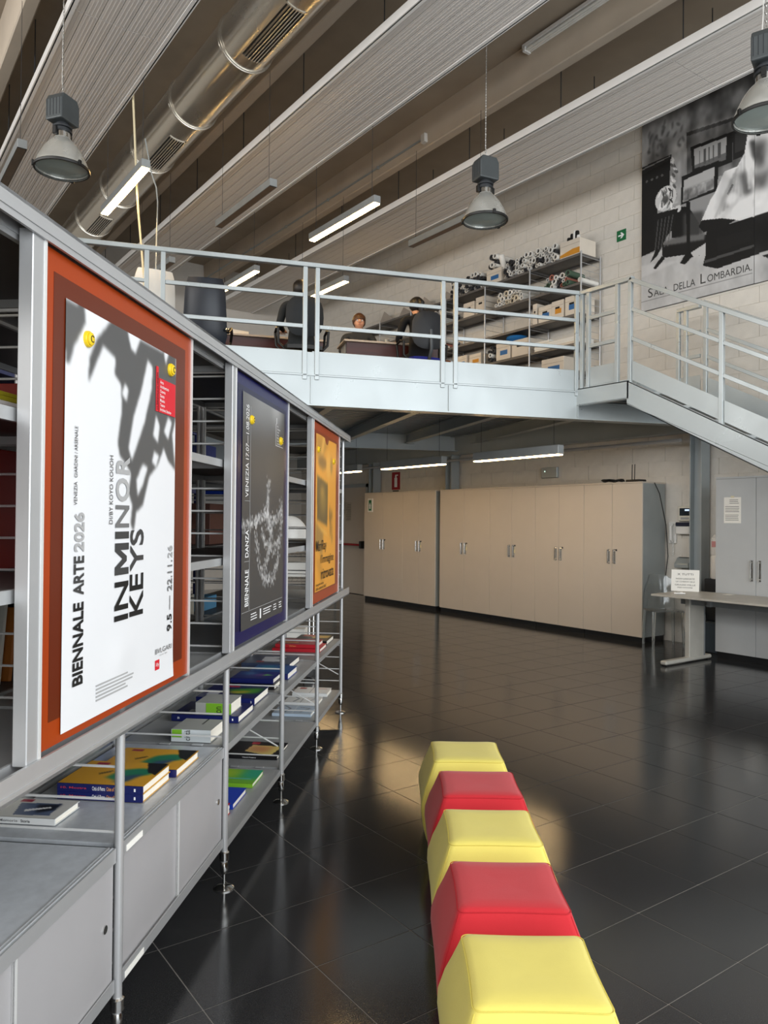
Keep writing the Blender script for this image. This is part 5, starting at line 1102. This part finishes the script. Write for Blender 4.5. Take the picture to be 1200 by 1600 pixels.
# upper shelves, seen through the gaps
def slab(name, s, t, z, ds, dt, dz, mat, lab, cat, tilt=0., rot=0.):
    o = MB().box(0, ds, 0, dt, 0, dz).build(name, mat, loc=sl(s, t, z), bevel=.002); o.rotation_euler = (0, tilt, SRZ + rot); tag(o, lab, cat); return o
mYF = M('folder_yellow', '#b9b02c', .5); mRDK = M('banner_red', '#9c1710', .5)
for k in range(5): slab('folder', -1.52 + k * .006, .1 + k * .004, 1.772 + k * .012, .24, .3, .011, mYF if k > 2 else mPAPER, ['lowest cream folder in the pile on the upper left shelf', 'second cream folder in the pile on the upper left shelf', 'third cream folder in the pile on the upper left shelf', 'yellow folder near the top of the pile on the upper left shelf', 'topmost yellow folder on the upper left shelf'][k], 'folder')
slab('red_folder', -1.2, .12, 1.772, .25, .3, .11, M('binder_red', '#7a2018'), 'dark red box file behind the yellow folders', 'box file')
slab('red_board', -1.9, .40, 1.372, 1.3, .012, .36, mRDK, 'large red board standing behind the left poster stile', 'board')
for i, (c, h, w_) in enumerate((('#3f7d8c', .30, .03), ('#d8d5cc', .27, .02), ('#c8c2b4', .28, .018), ('#9aa0a2', .26, .02), ('#e2ded2', .29, .015), ('#b06a28', .25, .018), ('#2c3038', .27, .03), ('#d0ccc4', .28, .02))): slab('catalogue', -.95 + i * .06, .55, .972, w_, .22, h, M('catalogue_%d' % i, c, .5), ['teal catalogue standing on the middle shelf at the left edge', 'white catalogue beside the teal one', 'cream catalogue, third in the leaning row', 'grey catalogue, fourth in the leaning row', 'thin white catalogue, fifth in the leaning row', 'brown catalogue in the leaning row', 'black catalogue in the leaning row', 'pale catalogue at the end of the leaning row'][i], 'catalogue', R(8))
slab('blue_board', 2.12, .62, 1.372, .02, .24, .36, M('board_blue', '#1a43b5', .4), 'bright blue board leaning on the shelf behind the navy panel', 'board', R(-14))
slab('white_board', 2.05, .66, 1.372, .012, .2, .33, mPAPER, 'white edged board beside the bright blue one', 'board', R(-12))
q = Paint(24, 30, .2); q.ell(.5, .4, .25, .3, .75, 1, 1); q.ell(.4, .35, .06, .05, .1); q.ell(.62, .35, .06, .05, .1); q.rect(0, .7, 1, 1, .45, 1, 2)
ph = thing('photo_board', 'black and white portrait photo leaning on the shelf behind the navy panel', 'photo', sl(2.3, .56, 1.372), SRZ); MB().box(0, .01, 0, .22, 0, .33).build('board', mPAPER, ph); q.sheet('print', ph, (-.001, .215, .325), (0, -.21, 0), (0, 0, -.32))
for i, (s, t, z, d, c, lab) in enumerate(((1.2, .56, 1.772, (.3, .28, .2), '#24336a', 'dark blue box on the upper shelf behind the navy panel'), (1.7, .56, 1.772, (.25, .3, .25), '#8a8f90', 'grey box on the upper shelf behind the navy panel'), (2.3, .56, 1.772, (.3, .3, .22), '#a08a6c', 'cardboard box on the far upper shelf'), (.9, .58, .972, (.3, .28, .12), '#b9b3a4', 'cream flat box on the middle shelf behind the navy panel'), (1.35, .58, .972, (.25, .3, .08), '#4f86a8', 'light blue flat box on the middle shelf'), (.3, .55, 1.372, (.3, .3, .22), '#3a2620', 'dark brown box behind the gap between the panels'), (1.4, .56, 1.372, (.3, .25, .25), '#5c3a30', 'brown box left of the blue board'), (2.62, .56, 1.372, (.25, .3, .3), '#8c7658', 'tall cardboard box on the far shelf'))): slab('storage_box', s, t, z, *d, M('box_%d' % i, c, .6), lab, 'box')
# blue post rack further behind
bp = rack('blue_rack', 'dark blue post rack with boxes standing further back behind the display shelving', 'rack', sl(.6, 1.55), SRZ, 3, 1.1, .5, [.15, .7, 1.25, 1.8, 2.35], feet=False, top=2.5, pole_r=.03, shelf_mat=M('blue_shelf', '#2a3155', .5), rungs='joined')
for o in bp.children:
    if o.name.startswith('pole'): o.data.materials[0] = mBLUEPOST
for i in range(8):
    slab('archive_box', .7 + (i % 4) * .62, 1.6, .155 + .55 * (1 + i // 4) , .4, .35, .3, M('archive_%d' % (i % 4), ('#6d5a44', '#43464e', '#8a7a64', '#2b3a66')[i % 4], .7), ['brown', 'grey', 'tan', 'blue'][i % 4] + ' archive box on the ' + ['lower', 'middle'][i // 4] + ' shelf of the blue rack', 'box')
# chrome wire trolley beyond the end of the shelving
wc = thing('wire_trolley', 'chrome wire shelf trolley on casters beyond the end of the display shelving', 'trolley', (3.62, 6.80, 0), R(-35.6))
for x in (-.3, .3):
    for y in (-.22, .22):
        MB().tube([(x, y, .12), (x, y, 1.5)], .012, 8).build('post', mCHROME, wc, smooth=True)
        MB().lathe([(.01, -.013), (.05, -.011), (.055, 0), (.05, .011), (.01, .013)], n=14).build('caster', mBLACK, wc, smooth=True, loc=(x, y, .055)).rotation_euler = (R(90), 0, .4)
for z in (.3, .62, .93, 1.17):
    g_ = MB().tube([(-.3, -.22, z), (.3, -.22, z), (.3, .22, z), (-.3, .22, z), (-.3, -.22, z)], .004, 5).tube([(-.3, -.22, z + .03), (.3, -.22, z + .03), (.3, .22, z + .03), (-.3, .22, z + .03), (-.3, -.22, z + .03)], .004, 5)
    for k in range(14): g_.tube([(-.28 + k * .043, -.22, z + .03), (-.28 + k * .043, .22, z + .03)], .0025, 4)
    for k in range(12): g_.tube([(-.28 + k * .05, -.22, z), (-.255 + k * .05, -.22, z + .03)], .0025, 4)
    g_.build('wire_shelf', mCHROME, wc)
o = MB(); vs = []; fs = []; n1, n2 = 24, 8
for i in range(n2 + 1):
    a = i / n2 * math.pi / 2
    for k in range(n1):
        ph_ = 2 * math.pi * k / n1; rr = math.sin(a) ** .7 * (1 + .07 * math.sin(5 * ph_ + 1) * i / n2); vs.append((.27 * rr * math.cos(ph_), .2 * rr * math.sin(ph_), .36 * math.cos(a) ** .8 + .01))
for i in range(n2):
    for k in range(n1): fs.append((i * n1 + k, i * n1 + (k + 1) % n1, (i + 1) * n1 + (k + 1) % n1, (i + 1) * n1 + k))
tag(o.add(vs, fs).build('white_cover', mWHITE, smooth=True, loc=(3.62, 6.80, 1.205)), 'rounded white cloth bundle on the top shelf of the wire trolley', 'cloth').rotation_euler = (0, 0, R(-35.6))
for i, (x, y, z, d, mt, lab) in enumerate(((-.12, 0, .965, (.3, .3, .16), mKRAFT, 'brown cardboard box on the second shelf of the wire trolley'), (.17, .02, .965, (.22, .3, .14), mPAPER, 'white paper parcel on the second shelf of the wire trolley'), (-.05, 0, .655, (.4, .3, .1), M('trolley_dark', '#37393c', .5), 'dark flat case on the third shelf of the wire trolley'), (.1, 0, .335, (.3, .3, .12), mPAPER, 'white and black parcel on the bottom shelf of the wire trolley'))):
    q = rz3(R(-35.6)) @ Vector((x, y, 0)); o = MB().cbox((0, 0, d[2] / 2), d).build('parcel', mt, loc=(3.62 + q.x, 6.80 + q.y, z), bevel=.004); o.rotation_euler = (0, 0, R(-35.6)); tag(o, lab, 'parcel')
# ================================================================== poufs
def pouf(x, y, mat, lab, first=None):
    if first:
        c = dup(first, (x, y, 0), R(-36.5), lab, 'row of soft cube seats')
        for ch in c.children:
            ch.data = ch.data.copy(); ch.data.materials.clear(); ch.data.materials.append(mat if 'seam' not in ch.name else SEAM[mat.name])
        return c
    t = thing('pouf', lab, 'pouf', (x, y, 0), R(-36.5), 'row of soft cube seats')
    prof = [(0, .155), (.01, .178), (.06, .198), (.13, .215), (.2, .2235), (.24, .222), (.30, .205), (.35, .185), (.385, .172), (.402, .166), (.413, .157), (.418, .143)]
    mb = MB(); n = 10; vs = []; fs = []
    def ringpts(hw, z, rc):
        pts = []
        for cx, cy, a0 in ((1, 1, 0), (-1, 1, 90), (-1, -1, 180), (1, -1, 270)):
            # edge points then rounded corner
            for k in range(5):
                a = R(a0 + 90 * k / 4); pts.append((cx * (hw - rc) + rc * math.cos(a), cy * (hw - rc) + rc * math.sin(a), z))
            nx = {0: (-1, 1), 90: (-1, -1), 180: (1, -1), 270: (1, 1)}[a0]; e0 = pts[-1]
            a = R(a0 + 90); e1 = (nx[0] * (hw - rc) + rc * math.cos(a), nx[1] * (hw - rc) + rc * math.sin(a), z)
            for k in range(1, 6):
                f = k / 6; b = .004 * math.sin(math.pi * f) * (1 if z > .36 else .6); px, py = e0[0] + (e1[0] - e0[0]) * f, e0[1] + (e1[1] - e0[1]) * f
                pts.append((px - b * math.cos(a), py - b * math.sin(a), z))
        return pts
    for z, hw in prof: vs += ringpts(hw, z, .02)
    N = len(vs) // len(prof)
    for i in range(len(prof) - 1):
        for k in range(N): fs.append((i * N + k, i * N + (k + 1) % N, (i + 1) * N + (k + 1) % N, (i + 1) * N + k))
    base = len(vs); last = (len(prof) - 1) * N
    for q, (sc, z) in enumerate(((.7, .4195), (.35, .418))): vs += [(vs[last + k][0] * sc, vs[last + k][1] * sc, z) for k in range(N)]
    vs.append((0, 0, .417))
    for k in range(N): fs += [(last + k, last + (k + 1) % N, base + (k + 1) % N, base + k), (base + k, base + (k + 1) % N, base + N + (k + 1) % N, base + N + k), (base + N + k, base + N + (k + 1) % N, base + 2 * N)]
    fs.append(tuple(range(N - 1, -1, -1)))
    mb.add(vs, fs).build('cushion', mat, t, smooth=True)
    sr = ringpts(.1635, .409, .02); MB().tube(sr + [sr[0]], .0014, 5, cap=False).build('seam', SEAM[mat.name], t, smooth=True)
    for q in range(4):
        a = R(45 + 90 * q); pts = [(math.cos(a) * math.sqrt(2) * (hw - .0056), math.sin(a) * math.sqrt(2) * (hw - .0056), z) for z, hw in prof[1:10]]
        MB().tube(pts, .0014, 5).build('corner_seam', SEAM[mat.name], t, smooth=True)
    return t
SEAM = {'yellow_cotton': M('yellow_seam', '#d9c95c', .85), 'red_cotton': M('red_seam', '#b81a26', .85)}
pf = pouf(1.425, 1.34, mYELLOW, 'yellow fabric pouf nearest the camera at the bottom of the picture')
pouf(1.69, 1.695, mRED, 'red fabric pouf, second from the front of the row', pf)
pouf(1.965, 2.055, mYELLOW, 'yellow fabric pouf in the middle of the row between two red ones', pf)
pouf(2.24, 2.415, mRED, 'red fabric pouf, second from the far end of the row', pf)
pouf(2.50, 2.79, mYELLOW, 'yellow fabric pouf at the far end of the row', pf)

# ================================================================== corner by the wall: table, clear chair, grey cabinet
tb = thing('work_table', 'pale work table with grey T-shaped leg cut by the right edge', 'table', (7.6, 4.0, 0))
MB().prism([(-.27, 1.16, .72), (.53, 1.22, .72), (.53, -.6, .72), (-.27, -.6, .72)], (0, 0, .022)).build('tabletop', M('table_beige', '#b9b3a8', .4), tb, bevel=.003)
MB().box(.0, .5, .62, .66, .63, .715).box(.05, .09, -.6, 1.0, .63, .715).build('under_frame', M('table_grey', '#8b8f90', .4, .2), tb)
MB().box(.02, .30, .87, .93, .04, .715).build('leg', M('table_leg', '#b4b1a8', .45), tb, bevel=.006)
MB().box(-.42, .44, .86, .94, .012, .055).build('foot', MATS['table_leg'], tb, bevel=.012); MB().box(-.40, -.36, .87, .93, 0, .013).box(.38, .42, .87, .93, 0, .013).build('glide', mBLACK, tb)
MB().box(.02, .30, -.43, -.37, .04, .715).build('leg', MATS['table_leg'], tb, bevel=.006); MB().box(-.2, .50, -.44, -.36, 0, .055).build('foot', MATS['table_leg'], tb, bevel=.012)
MB().box(.30, .32, .87, .93, .04, .715).build('leg_edge', M('table_grey', '#8b8f90'), tb)
cl = thing('white_clamp', 'small white cable clip on the corner of the work table', 'clip', (7.55, 4.95, .742)); MB().cbox((0, 0, .012), (.03, .12, .014), rz3(.7)).cbox((.03, .02, .02), (.03, .09, .012), rz3(-.5)).build('clip', mWHITE, cl, bevel=.003)
tag(MB().prism([(0, 0, 0), (.11, .0, .0), (.11, .085, 0.), (0, .085, .0)], (0, 0, .001)).build('card', mPAPER, loc=(7.95, 4.6, .7425)), 'small white card on the work table near the right edge', 'card')
# clear polycarbonate chair with a notice leaning on it
gc = thing('clear_chair', 'transparent plastic chair between the cabinets and the work table', 'chair', (8.36, 5.70, 0), R(180 - 35))
for sx, sy in ((-1, -1), (1, -1), (-1, 1), (1, 1)): MB().tube([(sx * .19, sy * .17, 0), (sx * .175, sy * .155, .44)], [.016, .022], 10).build('leg', mCLEAR, gc, smooth=True)
cushion(.42, .022, .4, .004, top=.96).build('seat', mCLEAR, gc, smooth=True, loc=(0, -.2, .45)).rotation_euler = (R(-90), 0, 0)
b = MB(); vs = []; n = 10
for j in range(n + 1):
    v_ = j / n; ww = .2 * (1 - .12 * v_ ** 3)
    for i in range(n + 1): u = 2 * i / n - 1; vs.append((u * ww, -.18 - .08 * v_ + .03 * u * u, .45 + .42 * v_ - .05 * u ** 4 * (v_ > .95)))
N = n + 1; vs2 = [(x, y - .01, z) for x, y, z in vs]; fs = []
for j in range(n):
    for i in range(n): a = j * N + i; fs += [(a, a + 1, a + N + 1, a + N), (N * N + a, N * N + a + N, N * N + a + N + 1, N * N + a + 1)]
ed = list(range(N)) + [j * N + n for j in range(1, N)] + [n * N + i for i in range(n - 1, -1, -1)] + [j * N for j in range(n - 1, 0, -1)]
for a, c in zip(ed, ed[1:] + ed[:1]): fs.append((a, c, N * N + c, N * N + a))
b.add(vs + vs2, fs).build('backrest', mCLEAR, gc, smooth=True)
nt = thing('handwritten_notice', 'handwritten white notice leaning above the corner of the work table', 'notice', (7.90, 5.11, .742), R(-62))
rot = Matrix.Rotation(R(-14), 3, 'X')
MB().cbox((0, .03, .125), (.30, .003, .25), rot).build('paper', mPAPER, nt)
xd = Vector((1, 0, 0)); yd = rot @ Vector((0, 0, 1))
for s, v_, w_, h_ in (('X TUTTI', .19, .17, .022), ('NON LASCIATE', .14, .2, .018), ('LE CHIAVI QUI', .105, .2, .018), ('GRAZIE MILLE', .07, .22, .016), ('PER FAVORE', .04, .16, .014)): text(s, mINK2, nt, Vector((-w_ / 2, .0265, .0)) + yd * v_ - Vector((0, .031 - .0, 0)) + Vector((0, .0, 0)), xd, yd, w_, h_, 0, 'handwriting')
# grey cabinet at the right edge
g2 = thing('storage_cabinet', 'tall light grey cabinet with a typed sheet at the right edge', 'cabinet', (8.155, 4.42, 0))
MB().box(.022, .6, -.47, .47, .07, 2.03).build('body', mDOORG, g2); MB().box(0, .6, -.47, .47, 2.03, 2.05).build('top_panel', mDOORG, g2); MB().box(.03, .58, -.465, .465, 0, .07).build('plinth', mPLINTH, g2)
for a, b_, s in ((0.002, .47, 1), (-.47, -.002, -1)):
    d_ = MB().box(0, .02, a, b_, .072, 2.028).build('door', mDOORG, g2, bevel=.002); yy = s * .045
    MB().tube([(-.032, yy, .90), (-.032, yy, 1.12)], .007, 8).tube([(0, yy, .92), (-.032, yy, .92)], .006, 6).tube([(0, yy, 1.10), (-.032, yy, 1.10)], .006, 6).box(-.004, 0, yy - .016, yy + .016, .895, 1.125).build('handle', mCHROME, d_, smooth=True)
n2 = thing('typed_sheet', 'typed white sheet taped to the light grey cabinet', 'notice', (8.155, 4.69, 1.53))
MB().box(-.0015, 0, -.1, .1, 0, .29).build('paper', mPAPER, n2); tx = MB()
for k in range(13):
    if k in (4, 9): continue
    tx.box(-.0022, -.0012, -.085 + random.uniform(0, .02), .085 - (.05 if k > 9 else 0), .03 + k * .019, .036 + k * .019)
tx.build('print_lines', mINK3, n2); MB().box(-.0022, -.0012, -.02, .02, .285, .305).build('tape', M('tape', '#d8cfae', .4), n2)
# dark blue bin and things between column and grey cabinet
tag(MB().prism([(8.4, 4.98, 0), (8.76, 4.98, 0), (8.76, 5.3, 0), (8.4, 5.3, 0)], (0, 0, .36)).build('blue_grey_box', M('slate_box', '#3f4c58', .5), bevel=.008), 'slate blue box on the floor between the steel column and the grey cabinet', 'box')
wd_ = thing('water_dispenser', 'dim water dispenser with white bottle behind the grey cabinet', 'dispenser', (8.62, 5.12, .362)); MB().box(-.13, .13, -.12, .12, 0, .5).build('stand', mDARK, wd_, bevel=.01); MB().lathe([(.09, .5), (.1, .52), (.1, .75), (.09, .78), (.1, .80), (.1, .98), (.06, 1.03)], n=16).build('bottle', mWHITE, wd_, smooth=True); MB().box(-.102, -.098, -.04, .04, .88, .95).build('label', M('pale_pink_label', '#c98f90', .6), wd_)
bn = thing('waste_bin', 'small dark bin behind the leg of the work table', 'bin', (8.45, 5.33, 0)); MB().lathe([(.09, 0), (.11, .22), (.1, .22), (.085, .01), (0, .01)], n=18, cap=False).build('shell', mBLACK, bn, smooth=True); MB().lathe([(.11, .2), (.14, .3), (.11, .5), (.03, .56)], n=18).build('liner_bag', M('white_film', '#cfd2d2', .3), bn, smooth=True)
